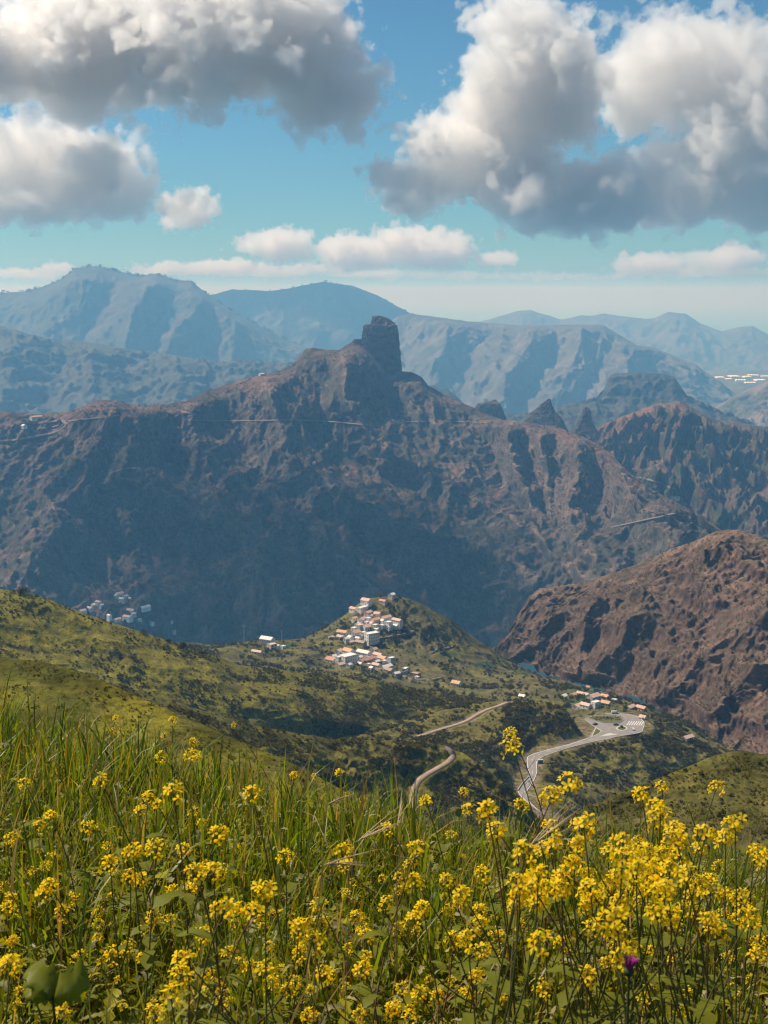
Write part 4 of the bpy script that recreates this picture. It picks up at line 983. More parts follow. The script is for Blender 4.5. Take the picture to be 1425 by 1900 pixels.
def car(label, px, py, rz, colr, L=4.2, van=False):
    p = level_pts([(px, py)], ROADZ)[0]; root = empty('van' if van else 'car', p, rz)
    M_c = simple('car paint', colr, .3, spec=.5)
    W, H = .88, (2.1 if van else 1.45)
    prof = [(-L/2,.35),(-L/2,.9),(-L/2+.15,.95),(-L*.28,H),(L*.15,H),(L*.27,.98),(L/2-.05,.85),(L/2,.35)] if not van else [(-L/2,.4),(-L/2,H),(L*.25,H),(L*.4,1.15),(L/2,1.0),(L/2,.4)]
    n = len(prof); V = [(x, -W, z) for x, z in prof] + [(x, W, z) for x, z in prof]
    child('body', pymesh('body', V, [tuple(range(n)), tuple(range(2*n-1, n-1, -1))] + [(i, i+n, (i+1) % n + n, (i+1) % n) for i in range(n)], M_c), root)
    x0, x1 = (-L*.26, L*.16) if not van else (L*.05, L*.3)
    for s in (-1, 1):
        v, f = box_vf(x0, x1, s * W - .02, s * W + .02, .98, H - .12); child('window', pymesh('window', v, f, M_glass), root)
    for sx in (-L*.31, L*.31):
        for s in (-1, 1):
            V = []
            for k in range(10):
                t = k * math.pi / 5; V += [(sx + .33 * math.cos(t), s * W - .08, .33 + .33 * math.sin(t)), (sx + .33 * math.cos(t), s * W + .08, .33 + .33 * math.sin(t))]
            child('wheel', pymesh('wheel', V, [(2*k, (2*k+2) % 20, (2*k+3) % 20, 2*k+1) for k in range(10)] + [tuple(range(0, 20, 2)), tuple(range(19, 0, -2))], M_tyre), root)
    for s in (-.55, .55):
        v, f = box_vf(L/2 - .04, L/2 + .02, s - .15, s + .15, .62, .78); child('headlight', pymesh('headlight', v, f, M_paint), root)
    tag(root, label, 'van' if van else 'car', 'vehicles on the road')
car('white car with dark windows driving round the roundabout', 1174, 1354, 1.9, (.6,.58,.55))
car('dark car waiting at the upper lane of the roundabout', 1143, 1345.5, .1, (.08,.08,.09))
car('small dark car parked at the branch road', 1104, 1344.5, .6, (.03,.03,.03), 3.8)
car('white van parked on the far lane above the planted island', 1141, 1323.8, .05, (.7,.68,.62), 5.5, True)
p = level_pts([(1002,1420)], ROADZ - 2)[0]
root = empty('bus_shelter', p, .2)
v, f = box_vf(-2.0, 2.0, -1.1, 1.1, 4.0, 4.25); child('roof', pymesh('roof', v, f, M_conc), root)
v, f = box_vf(-1.9, 1.9, .85, 1.0, -2, 4.0); child('back_panel', pymesh('back_panel', v, f, M_conc), root)
for sx in (-1.9, 1.75):
    v, f = box_vf(sx, sx + .15, -1.0, .85, -2, 4.0); child('side_panel', pymesh('side_panel', v, f, M_conc), root)
tag(root, 'grey box-like shelter at the outside of the road bend', 'shelter')
p = cast(748, 1252, V_)
if p:
    V, Fc = [], []
    for k in range(15):
        a = math.radians(-150 + k * 10); x, y = p.x + 9 * math.cos(a) - 4, p.y + 12 * math.sin(a) + 6
        z = ground_z(x, y, V_) or p.z
        V += [(x, y, z - 3), (x, y, p.z + 5), (x + .5 * math.cos(a), y + .5 * math.sin(a), p.z + 5), (x + .5 * math.cos(a), y + .5 * math.sin(a), z - 3)]
    Fc = [(4*k+j, 4*k+j+1, 4*k+5+j, 4*k+4+j) for k in range(14) for j in range(3)]
    o = bpy.data.objects.new('retaining_wall', pymesh('retaining_wall', V, Fc, M_conc)); COL.objects.link(o); tag(o, 'curved grey retaining wall at the right foot of the lower village', 'wall')

# ------------------------------------------------------------------ foreground bank with grass and wild mustard
def gz(x, y):
    x = np.asarray(x, float); y = np.asarray(y, float)
    yc = np.where(x < 0, 4.1 - .6 * x, 4.1 - .3 * x); yc = np.clip(yc, 3.0, 5.4)
    t = np.maximum(0, y - yc); drop = np.where(t < 1.2, .30 * t * t, .30 * 1.44 + .72 * (t - 1.2))
    lim = np.where(y > 200, .57 * (y - 200), 0)
    base = -1.53 - .10 * np.minimum(y, 8) - .09 * np.clip(x, -12, 12) + .03 * np.sin(x * 2.3 + y * 1.1) + .02 * np.sin(x * 5.1 - y * 3.7)
    return base - drop + lim
gx = np.concatenate([np.linspace(-300, -5, 36), np.linspace(-4.8, 4.8, 60), np.linspace(5, 300, 36)])
gy = np.concatenate([np.linspace(-60, -1, 25), np.linspace(-.8, 9, 90), np.linspace(9.5, 320, 70)])
GX, GY = np.meshgrid(gx, gy)
P = np.stack([GX, GY, gz(GX, GY)], -1)
k = fbm(GX / .3, GY / .3, 0 * GX, 4, .55, 600)
o = mesh_np('ground', P.reshape(-1, 3), grid_faces(len(gy), len(gx)), terrain_mat('bank soil', .25, .03, (.02,.022,.008), .8, .5, .02), col=mixc((.05,.042,.02), (.035,.04,.012), sstep(-.3,.3,k)).reshape(-1, 3))
tag(o, 'grassy bank sloping away under the flowers', kind='structure')

M_blade = leaf_mat('grass blade', transl=.45, rough=.42, spec=.35)
M_broad = leaf_mat('broad leaf', transl=.45, rough=.5, spec=.2)
def wedge(n, y0, y1, seed, pad=.8, power=1.0):
    r = np.random.default_rng(seed); out = np.zeros((0, 2))
    while len(out) < n:
        y = y0 + (y1 - y0) * r.uniform(size=n) ** power; h = .315 * y + pad
        x = r.uniform(-1, 1, n) * (.315 * y1 + pad); ok = np.abs(x) < h
        out = np.vstack([out, np.stack([x[ok], y[ok]], -1)])
    return out[:n]
def blades(name, label, n, y0, y1, seed, length, width, cols, tufts=900, spreadr=.05, lean=.35, weight=None, mat=None, droop=.9):
    r = np.random.default_rng(seed)
    T = wedge(tufts, y0, y1, seed)
    if weight is not None: T = T[r.uniform(size=len(T)) < weight(T[:, 0], T[:, 1])]
    w = r.integers(0, len(T), n); xy = T[w] + r.normal(size=(n, 2)) * spreadr
    az = r.uniform(0, 2 * np.pi, n); tl = np.random.default_rng(seed + 5).uniform(.6, 1.35, len(T))[w]
    Ln = length * r.uniform(.45, 1.2, n) * tl; wd = width * r.uniform(.5, 1.4, n)
    ln0 = np.abs(r.normal(size=n)) * lean; cv = r.uniform(.1, 1, n) ** 2 * droop * 2
    seg = 4; pos = np.zeros((n, seg + 1, 3)); pos[:, 0, :2] = xy; pos[:, 0, 2] = gz(xy[:, 0], xy[:, 1]) - .01
    ang = ln0.copy(); h = np.stack([np.cos(az), np.sin(az)], -1)
    for s in range(seg):
        st = Ln / seg
        pos[:, s + 1, :2] = pos[:, s, :2] + h * (np.sin(ang) * st)[:, None]; pos[:, s + 1, 2] = pos[:, s, 2] + np.cos(ang) * st
        ang = ang + cv * (s + 1) / seg * .75
    taz = az + np.pi / 2 + r.normal(size=n) * .5
    side = np.stack([np.cos(taz), np.sin(taz), np.zeros(n)], -1)
    prof = np.array([.75, 1, .9, .6, .03])
    off = side[:, None, :] * (wd[:, None] * prof)[..., None] * .5
    V = np.stack([pos - off, pos + off], 2).reshape(n, -1, 3)
    idx = np.arange(seg) * 2; q = np.stack([idx, idx + 1, idx + 3, idx + 2], -1)
    Fq = (np.arange(n)[:, None, None] * (2 * (seg + 1)) + q).reshape(-1, 4)
    ci = r.choice(len(cols), n, p=[c[1] for c in cols]); base = np.array([c[0] for c in cols])[ci] * r.uniform(.7, 1.35, (n, 1))
    tip = np.linspace(0, 1, seg + 1)[None, :, None]; dry = (r.uniform(size=n) < .16)[:, None, None]
    C = base[:, None, :] * (1 + 0 * tip); C = np.where(dry, C * (1 - tip ** 2) + np.array([.30, .17, .05]) * tip ** 2, C)
    C = np.repeat(C, 2, axis=1).reshape(-1, 3)
    o = mesh_np(name, V.reshape(-1, 3), Fq, mat or M_blade, col=C)
    return tag(o, label, kind='stuff')
GREEN = [((.16,.215,.014),.46),((.085,.135,.014),.30),((.25,.23,.02),.16),((.38,.26,.09),.08)]
def wl(x, y): return .5 + .78 * sstep(.35, -.6, x / y * 3.2) * sstep(2.2, 3.4, y) + .35 * sstep(3.0, 4.0, y)
blades('meadow_grass', 'long green grass blades on the bank', 31000, 1.6, 5.9, 701, .29, .0078, GREEN, 2200, .045, .22, wl, droop=.55)
blades('meadow_grass', 'short green undergrowth grass', 28000, 1.6, 5.6, 702, .19, .0068, GREEN, 3800, .06, .4)
blades('dry_grass', 'dry straw-coloured bent grass', 1300, 2.0, 5.2, 703, .34, .0035, [((.45,.33,.17),.6),((.36,.22,.10),.4)], 700, .06, .5, droop=1.0)

def lobed_leaves(name, label, n, y0, y1, seed, size, cols, zlo, zhi, weight=None):
    """broad toothed leaves, each folded along its midrib"""
    r = np.random.default_rng(seed)
    xy = wedge(n, y0, y1, seed)
    if weight is not None: xy = xy[r.uniform(size=n) < weight(xy[:, 0], xy[:, 1])]; n = len(xy)
    t = np.array([0, .22, .38, .55, .68, .84, 1.0]); wv = np.array([.03, .20, .09, .27, .13, .27, .02])
    ns = len(t)
    L = size * r.uniform(.5, 1.3, n); wsc = r.uniform(.55, 1.0, n)
    az = r.uniform(0, 2 * np.pi, n); el = r.uniform(.15, 1.2, n); bend = r.uniform(.3, 1.8, n); fold = r.uniform(.05, .5, n); roll = r.normal(size=n) * .5
    z0 = gz(xy[:, 0], xy[:, 1]) + r.uniform(zlo, zhi, n)
    h = np.stack([np.cos(az), np.sin(az)], -1); sd = np.stack([-np.sin(az) * np.cos(roll), np.cos(az) * np.cos(roll), np.sin(roll)], -1)
    pos = np.zeros((n, ns, 3)); pos[:, 0, :2] = xy; pos[:, 0, 2] = z0
    for s in range(1, ns):
        e = el - bend * t[s]; st = L * (t[s] - t[s-1])
        pos[:, s, :2] = pos[:, s-1, :2] + h * (np.cos(e) * st)[:, None]; pos[:, s, 2] = pos[:, s-1, 2] + np.sin(e) * st
    jag = r.uniform(.7, 1.25, (n, ns, 2)); w = (L * wsc)[:, None] * wv
    Lf = pos - sd[:, None] * (w * jag[..., 0])[..., None]; Rt = pos + sd[:, None] * (w * jag[..., 1])[..., None]
    Lf[..., 2] += w * fold[:, None]; Rt[..., 2] += w * fold[:, None]
    V = np.stack([Lf, pos, Rt], 2).reshape(n, -1, 3)
    i = np.arange(ns - 1) * 3; q = np.concatenate([np.stack([i, i+1, i+4, i+3], -1), np.stack([i+1, i+2, i+5, i+4], -1)])
    Fq = (np.arange(n)[:, None, None] * (3 * ns) + q).reshape(-1, 4)
    ci = r.choice(len(cols), n, p=[c[1] for c in cols]); C = np.array([c[0] for c in cols])[ci] * r.uniform(.65, 1.4, (n, 1))
    o = mesh_np(name, V.reshape(-1, 3), Fq, M_broad, col=np.repeat(C, 3 * ns, axis=0))
    return tag(o, label, kind='stuff')
LEAFC = [((.21,.20,.012),.5),((.29,.26,.014),.35),((.30,.28,.12),.15)]
lobed_leaves('undergrowth_leaves', 'tangle of toothed green leaves under the flowers', 7500, 1.7, 4.4, 711, .085, LEAFC, .02, .16, lambda x, y: 1.1 - .85 * sstep(3.0, 4.2, y))
lobed_leaves('undergrowth_leaves', 'small pale leaves of the ground cover', 10000, 1.7, 4.6, 712, .038, [((.34,.31,.15),.3),((.22,.22,.015),.7)], .02, .26, lambda x, y: 1.1 - .8 * sstep(3.0, 4.4, y))

# --- wild mustard
HEADS = [(214,1334,14),(210,1358,14),(225,1359,12),(321,1337,15),(434,1346,10),(305,1367,12),(358,1378,16),(358,1404,28),(300,1406,20),(188,1451,30),(47,1455,24),(321,1472,38),(276,1482,26),(262,1507,24),(293,1495,24),(468,1475,32),(96,1516,28),(163,1537,26),(72,1531,20),(20,1558,24),(360,1509,20),(375,1531,20),(404,1549,36),(199,1571,20),(249,1583,36),(290,1576,36),(205,1605,34),(343,1580,30),(99,1593,24),(242,1630,34),(364,1620,38),(397,1620,38),(353,1650,28),(138,1667,26),(22,1670,26),(321,1657,28),(417,1687,44),(444,1690,36),(183,1696,22),(288,1706,30),(380,1738,34),(234,1761,28),(340,1781,38),(338,1812,42),(380,1808,30),(397,1832,36),(266,1778,26),(426,1768,28),(446,1788,26),(20,1791,44),(62,1815,30),(37,1842,26),(86,1800,20),(318,1852,44),(290,1882,36),(121,1879,34),(138,1781,18),(471,1694,40),
(546,1440,18),(584,1440,12),(630,1435,16),(648,1476,16),(675,1487,16),(721,1538,24),(791,1489,26),(758,1498,10),(860,1471,18),(870,1501,24),(904,1508,40),(921,1546,36),(529,1592,28),(637,1580,32),(775,1577,36),(761,1605,24),(709,1632,18),(739,1629,22),(828,1634,28),(786,1688,32),(717,1678,28),(859,1664,36),(847,1681,24),(891,1690,28),(892,1716,32),(896,1622,30),(594,1681,30),(493,1659,44),(554,1727,40),(581,1750,40),(557,1767,30),(679,1740,28),(648,1760,22),(839,1747,32),(603,1809,34),(537,1839,30),(896,1767,34),(884,1814,34),(931,1848,30),(571,1885,30),(812,1851,30),(493,1804,40),
(948,1364,24),(953,1390,40),(1058,1458,44),(1026,1478,36),(1006,1483,18),(967,1497,28),(1191,1478,32),(1229,1463,24),(1218,1498,36),(1329,1463,28),(1218,1534,32),(1255,1542,36),(1083,1535,44),(1021,1539,34),(1029,1569,36),(975,1586,44),(1075,1566,36),(1309,1549,40),(1347,1559,36),(1401,1579,30),(1416,1603,34),(1299,1576,28),(1160,1592,44),(1197,1589,44),(1229,1576,24),(1261,1589,36),(1181,1620,46),(1214,1623,40),(1140,1633,36),(999,1630,44),(965,1643,44),(1053,1620,36),(1026,1653,40),(1093,1650,40),(1275,1630,44),(1305,1609,20),(1107,1670,36),(1090,1687,36),(1144,1704,50),(1221,1697,46),(1103,1727,40),(1144,1737,40),(1248,1720,36),(1315,1714,40),(1329,1734,40),(1002,1751,50),(1043,1751,32),(1160,1784,50),(1127,1791,36),(1251,1784,30),(1090,1815,40),(1009,1835,34),(1194,1855,28),(1277,1842,22),(1268,1885,32),(1359,1842,30),(1406,1774,40),(965,1872,34),(1346,1663,30),(1366,1704,24),(1389,1670,24),(1413,1707,12),(1214,1764,28),(1389,1818,20),(1282,1663,30),(1194,1653,36),(1167,1677,30),(1413,1742,24)]
r = random.Random(77)
for _ in range(70):      # the crowded patch at right
    HEADS.append((r.gauss(1170, 130), r.gauss(1655, 55), r.uniform(22, 42)))
for _ in range(60):
    HEADS.append((r.uniform(0, 960), r.uniform(1540, 1890), r.uniform(12, 24)))
for _ in range(40):
    HEADS.append((r.uniform(0, 960), r.uniform(1600, 1895), r.uniform(20, 34)))
for _ in range(16):
    HEADS.append((r.choice((r.uniform(-260, -20), r.uniform(1445, 1680))), r.uniform(1500, 1850), r.uniform(18, 34)))
def head_pos(px, py, s):
    """distance from the flower head's usual size, kept to a believable stalk height"""
    best = None
    for D in np.linspace(1.45, 5.4, 120):
        p = pix(px, py, D); hgt = p.z - float(gz(p.x, p.y))
        cost = abs(math.log(D / (F * .036 / s))) + 8 * max(0, .24 - hgt) + 8 * max(0, hgt - .85)
        if best is None or cost < best[0]: best = (cost, p, D)
    return best[1], best[2]
M_petal = leaf_mat('mustard petal', transl=.45, rough=.55, spec=.2)
M_stem = leaf_mat('mustard stem', transl=.1, rough=.5, spec=.3)
def petal_flower(seed):
    rr = random.Random(seed); V, Fc, C = [], [], []
    for k in range(4):
        a = k * math.pi / 2 + rr.uniform(-.2, .2); up = rr.uniform(.05, .6); w = rr.uniform(.8, 1.1)
        ca, sa = math.cos(a), math.sin(a); n0 = len(V)
        for (t, ww, zz) in ((.06,.05,0),(.42,.22,.10),(.82,.36,.15),(1.06,.16,.04)):
            for s in (-1, 0, 1):
                x, y = t, s * ww * w; z = zz + up * t * t * .6 + (.06 if s else 0)
                V.append((x * ca - y * sa, x * sa + y * ca, z)); C.append((.80, .42, .012) if t < .2 else ((.87, .60, .012) if t < .5 else (.90, .69, .014)))
        for i in range(3):
            for j in range(2): Fc.append((n0+i*3+j, n0+i*3+j+1, n0+i*3+j+4, n0+i*3+j+3))
    return V, Fc, C
def to_mesh(name, V, Fc, C, mat, smooth=True):
    me = bpy.data.meshes.new(name); me.from_pydata([tuple(v) for v in V], [], Fc); me.materials.append(mat)
    at = me.attributes.new('albedo', 'FLOAT_COLOR', 'POINT'); c = np.ones((len(V), 4), np.float32); c[:, :3] = C; at.data.foreach_set('color', c.ravel())
    if smooth: me.polygons.foreach_set('use_smooth', np.ones(len(Fc), bool))
    return me
FLOWER = [to_mesh('flower', *petal_flower(i), M_petal) for i in range(6)]
def tube(V, Fc, C, pts, r0, r1, col, n=5):
    k0 = len(V); m = len(pts)
    for i, p in enumerate(pts):
        d = (pts[min(i+1, m-1)] - pts[max(i-1, 0)]).normalized(); u = d.orthogonal().normalized(); v = d.cross(u); rad = r0 + (r1 - r0) * i / (m - 1)
        for k in range(n):
            t = k * 2 * math.pi / n; V.append(tuple(p + (u * math.cos(t) + v * math.sin(t)) * rad)); C.append(col)
    for i in range(m - 1):
        for k in range(n): Fc.append((k0+i*n+k, k0+i*n+(k+1)%n, k0+(i+1)*n+(k+1)%n, k0+(i+1)*n+k))
def bez(a, b, c, n=9):
    return [a * (1-t)**2 + b * 2*t*(1-t) + c * t*t for t in [i/(n-1) for i in range(n)]]
# plants: neighbouring heads of like distance share a root
items = []
for (px, py, s) in HEADS:
    p, D = head_pos(px, py, s); items.append([px, py, s, p, D])
items.sort(key=lambda q: -q[2]); used = [False] * len(items); plants = []
for i, it in enumerate(items):
    if used[i]: continue
    used[i] = True; grp = [it]
    for j in range(i + 1, len(items)):
        if len(grp) >= 3: break
        if not used[j] and (items[j][3] - it[3]).length < .11 and r.random() < .75: used[j] = True; grp.append(items[j])
    plants.append(grp)
SPECIAL = {(953,1390): 'tallest mustard plant leaning left in front of the road', (1058,1458): 'tall mustard plant with a big head just right of the road',
    (1329,1463): 'lone upright mustard stalk rising above the right hand patch', (1191,1478): 'mustard plant with raised heads against the right green hill',
    (468,1475): 'single round mustard head amid tall grass left of centre', (321,1472): 'mustard plant with a wide double head in the left grass',
    (904,1508): 'mustard plant with bright head below the road bend, right of centre', (860,1471): 'thin small mustard stalk in front of the dirt track',
    (20,1791): 'big mustard head at the left edge beside the large lobed leaf', (1002,1751): 'large low mustard head near the lower right of centre',
    (318,1852): 'mustard plant with drooping heads at the bottom left', (1416,1603): 'mustard plant at the right edge of the picture',
    (214,1334): 'small distant mustard plant above the left grass', (321,1337): 'single small mustard head on the skyline of the left grass'}
for gi, grp in enumerate(plants):
    main = min(grp, key=lambda q: q[1]); hp = main[3]
    rr = random.Random(900 + gi)
    big = max(grp, key=lambda q: q[2])
    base = Vector((hp.x + rr.gauss(.02, .10), hp.y + rr.uniform(-.06, .14), 0))
    if any((q[0], q[1]) == (953, 1390) for q in grp): base = Vector((hp.x + .20, hp.y + .02, 0))
    base.z = float(gz(base.x, base.y)) - .02
    root = empty('mustard_plant', base)
    V, Fc, C = [], [], []
    sc_col = (.13, .13, .03) if rr.random() < .7 else (.18, .10, .045)
    H0 = hp - base
    ctrl = Vector((H0.x * rr.uniform(-.2, .5) + rr.gauss(0, .04), H0.y * .2, H0.z * rr.uniform(.45, .7))); path = bez(Vector((0, 0, 0)), ctrl, H0, 12)
    tube(V, Fc, C, path, .0026, .0013, sc_col)
    heads = [(main, H0, (path[-1] - path[-2]).normalized())]
    for q in grp:
        if q is main: continue
        h = q[3] - base; st = path[rr.randint(3, 7)]
        st = min(path, key=lambda w: abs(w.z - h.z * .55)); br = bez(st, Vector((h.x, h.y, st.z * .6 + h.z * .4)), h, 8)
        tube(V, Fc, C, br, .0022, .0013, sc_col); heads.append((q, h, (br[-1] - br[-2]).normalized()))
    for k in range(rr.randint(5, 11)):            # seed pods up the stalk
        q = path[rr.randint(5, 10)]; a = rr.uniform(0, 6.28); e = q + Vector((math.cos(a) * .022, math.sin(a) * .022, rr.uniform(.012, .03)))
        tube(V, Fc, C, [q, q.lerp(e, .5) + Vector((0, 0, -.002)), e], .0008, .0007, sc_col, 4)
    child('stem', to_mesh('stem', V, Fc, C, M_stem), root)
    for k in range(rr.randint(2, 5)):             # a few narrow stalk leaves
        q = path[rr.randint(2, 8)]; a = rr.uniform(0, 6.28); L = rr.uniform(.035, .085); d = Vector((math.cos(a), math.sin(a), 0)); sd = Vector((-d.y, d.x, 0))
        V, Fc, C = [], [], []; cc = (.18, .19, .016)
        for i, (t, w) in enumerate(((0,.06),(.25,.2),(.5,.16),(.7,.26),(1,.02))):
            m_ = q + d * L * t + Vector((0, 0, L * (.5 * t - .6 * t * t)))
            V += [m_ - sd * w * L, m_ + Vector((0, 0, -.1 * w * L)), m_ + sd * w * L]; C += [cc] * 3
        for i in range(4):
            for j in range(2): Fc.append((i*3+j, i*3+j+1, i*3+j+4, i*3+j+3))
        child('leaf', to_mesh('leaf', V, Fc, C, M_broad), root)
    for (q, h, ax) in heads:
        Rh = q[2] * q[4] / F * .5; Rh = min(max(Rh, .008), .032)
        V, Fc, C = [], [], []
        nfl = int(5 + 6 * min(1, (Rh / .02))); up = (ax + Vector((0, 0, .6))).normalized()
        u = up.orthogonal().normalized(); w = up.cross(u); spots = []
        for k in range(nfl):
            a = k * 2.4 + rr.uniform(-.3, .3); t = (k + .5) / nfl; el = 1.25 - 1.75 * t + rr.uniform(-.2, .2)
            dv = (u * math.cos(a) + w * math.sin(a)) * math.cos(el) + up * math.sin(el)
            e = dv * Rh * rr.uniform(.6, 1.15); spots.append((e, dv)); tube(V, Fc, C, [-up * Rh * .5 * (t + .3), e * .5, e], .0006, .0006, (.16,.15,.03), 3)
        for k in range(7):                        # tight buds in the middle
            a = k * 2.4; e = up * Rh * .8 + (u * math.cos(a) + w * math.sin(a)) * Rh * .18; s_ = .0016
            n0 = len(V); V += [tuple(e + Vector(d) * s_) for d in ((1,0,0),(-1,0,0),(0,1,0),(0,-1,0),(0,0,1.6),(0,0,-1.6))]; C += [(.35,.33,.03)] * 6
            Fc += [(n0+a_, n0+b_, n0+c_) for a_, b_, c_ in ((0,2,4),(2,1,4),(1,3,4),(3,0,4),(2,0,5),(1,2,5),(3,1,5),(0,3,5))]
        hd = child('flower_head', to_mesh('flower_head', V, Fc, C, M_stem), root, h)
        for (e, dv) in spots:
            fl = bpy.data.objects.new('flower', FLOWER[rr.randrange(6)]); COL.objects.link(fl); fl.parent = hd; fl.location = e
            fl.rotation_euler = ((dv + Vector((rr.uniform(-.4,.4), rr.uniform(-.4,.4), rr.uniform(0,.4)))).to_track_quat('Z', 'Y')).to_euler()
            s_ = rr.uniform(.0075, .0108) * min(1.2, max(.6, Rh / .018)); fl.scale = (s_, s_, s_)
    lab = next((SPECIAL[(q[0], q[1])] for q in grp if (q[0], q[1]) in SPECIAL), None)
    if lab: tag(root, lab, 'flower', 'wild mustard plants')
    else:
        col_ = ('at the left edge', 'left of centre', 'near the centre', 'right of centre', 'towards the right edge')[min(4, max(0, int(big[0] / 285)))]
        if big[0] > 945: row_ = 'atop the crowded right patch' if big[1] < 1600 else ('amid the crowded right patch' if big[1] < 1720 else 'below the crowded right patch'); col_ = ('on its left side', 'in its middle', 'on its right side')[min(2, int((big[0] - 945) / 160))]; grp_ = 'mustard in the crowded right patch'
        elif big[1] > 1660: row_ = 'in the leafy undergrowth' if big[1] < 1780 else 'along the bottom edge of the picture'; grp_ = 'mustard in the lower undergrowth'
        else: row_ = 'high among the tall grass' if big[1] < 1500 else 'half way down the grassy bank'; grp_ = 'mustard in the tall grass'
        num_ = {1: 'single-headed', 2: 'two-headed', 3: 'three-headed'}[len(grp)]
        size_ = 'large' if big[2] > 36 else ('small' if big[2] < 24 else 'medium')
        tag(root, f'{size_} {num_} yellow mustard plant {row_}, {col_}', 'flower', grp_)

# --- single plants that stand out
V, Fc, C = [], [], []
ctr = pix(95, 1800, 1.62); root = empty('broad_leaf_plant', (ctr.x, ctr.y + .03, float(gz(ctr.x, ctr.y + .03)) - .01))
rel = ctr - root.location
for (ax, el, L, sd0) in ((2.1, .8, .055, 1), (.7, .5, .052, 2), (3.0, .3, .045, 3)):
    V, Fc, C = [], [], []; rr = random.Random(sd0); p = rel + Vector((0, 0, -.045)); d = Vector((math.cos(ax), .15, 0)).normalized(); sd = Vector((-d.y, d.x, 0)) * .5 + Vector((-math.sin(ax) * .2, -.35, .55 * math.cos(ax))); sd = (sd - d * sd.dot(d)).normalized()
    st = [0, .1, .2, .3, .38, .48, .58, .66, .76, .86, .93, 1.0]; wv = [.03, .22, .46, .34, .40, .58, .40, .46, .52, .30, .22, .02]
    for i, (t, w) in enumerate(zip(st, wv)):
        if i: e = el + .5 - 1.3 * t; p = p + (d * math.cos(e) + Vector((0, 0, math.sin(e)))) * L * (st[i] - st[i-1])
        for q in (-1, -.5, 0, .5, 1):
            V.append(p + sd * q * w * L * rr.uniform(.92, 1.08) + Vector((0, .012 * abs(q) - .004 * math.sin(t * 9 + q * 4), .10 * abs(q) * w * L))); C.append((.26, .27, .05) if q == 0 else (.19, .205, .014))
    for i in range(len(st) - 1):
        for q in range(4): Fc.append((i*5+q, i*5+q+1, i*5+q+6, i*5+q+5))
    child('leaf', to_mesh('leaf', V, Fc, C, M_broad, True), root)
V, Fc, C = [], [], []; tube(V, Fc, C, bez(Vector((0, 0, 0)), Vector((0, .03, rel.z * .6)), rel + Vector((0, 0, -.03))), .003, .002, (.08,.09,.02))
child('stalk', to_mesh('stalk', V, Fc, C, M_stem), root)
tag(root, 'large lobed green leaf at the bottom left corner', 'plant')

M_purple = simple('thistle floret', (.32, .02, .22), .6)
ctr = pix(1167, 1806, 1.75); root = empty('thistle', (ctr.x + .01, ctr.y + .03, float(gz(ctr.x, ctr.y + .03)) - .01)); rel = ctr - root.location
V, Fc, C = [], [], []; tube(V, Fc, C, bez(Vector((0, 0, 0)), Vector((rel.x, rel.y, rel.z * .5)), rel), .0028, .002, (.07,.08,.03)); child('stem', to_mesh('stem', V, Fc, C, M_stem), root)
V, Fc, C = [], [], []
for i in range(7):
    t = i / 6; rad = .008 * math.sin(.5 + 2.1 * t)
    for k in range(8): V.append((rad * math.cos(k * .785), rad * math.sin(k * .785), -.004 + .014 * t)); C.append((.06,.07,.03))
for i in range(6):
    for k in range(8): Fc.append((i*8+k, i*8+(k+1)%8, (i+1)*8+(k+1)%8, (i+1)*8+k))
child('bract', to_mesh('bract', V, Fc, C, M_stem), root, rel)
V, Fc = [], []
rr = random.Random(5)
for k in range(60):
    a = rr.uniform(0, 6.28); q = rr.uniform(0, 1) ** .5; b = Vector((.005 * q * math.cos(a), .005 * q * math.sin(a), .008)); e = b + Vector((.008 * q * math.cos(a), .008 * q * math.sin(a), .013)); s_ = Vector((-math.sin(a), math.cos(a), 0)) * .0008
    n0 = len(V); V += [tuple(b - s_), tuple(b + s_), tuple(e + s_), tuple(e - s_)]; Fc.append((n0, n0+1, n0+2, n0+3))
child('floret', pymesh('floret', V, Fc, M_purple), root, rel)
tag(root, 'single purple thistle flower low in the right hand patch', 'flower')

def dry_ear(label, px, py, px2, py2, D, awns=9):
    a, b = pix(px, py, D), pix(px2, py2, D + .05); g = Vector((a.x - (b.x - a.x) * .4, a.y, 0)); g.z = float(gz(g.x, g.y)) - .01
    root = empty('dry_grass_ear', g); V, Fc, C = [], [], []; st = (.42,.30,.15)
    tube(V, Fc, C, bez(Vector((0, 0, 0)), (a - g) + Vector((-(b.x - a.x) * .2, 0, .04)), a - g, 9), .0016, .001, st, 4); child('stalk', to_mesh('stalk', V, Fc, C, M_stem), root)
    V, Fc, C = [], [], []; d = b - a; rr = random.Random(int(px))
    for k in range(awns):
        e = a - g + d * rr.uniform(.75, 1.1) + Vector((0, rr.uniform(-.02, .02), rr.uniform(-.035, .045))); tube(V, Fc, C, bez(a - g + d * .1 * rr.random(), (a - g) * .5 + e * .5 + Vector((0, 0, .006)), e, 5), .0013, .0003, (.55,.40,.24), 3)
    child('ear', to_mesh('ear', V, Fc, C, M_stem), root); tag(root, label, 'grass')
dry_ear('bleached grass ear with spread awns at the middle of the meadow', 605, 1604, 705, 1612, 2.3, 7)
dry_ear('pale upright grass ear below the dirt track', 738, 1532, 746, 1498, 2.9, 8)
dry_ear('straw-coloured bent grass ear left of the pale upright ear', 665, 1560, 745, 1520, 2.7, 7)
dry_ear('long slanting straw stem right of the road', 975, 1580, 1075, 1525, 2.2, 8)
dry_ear('drooping grass ear right of the tall left grass', 610, 1490, 665, 1503, 3.2, 6)

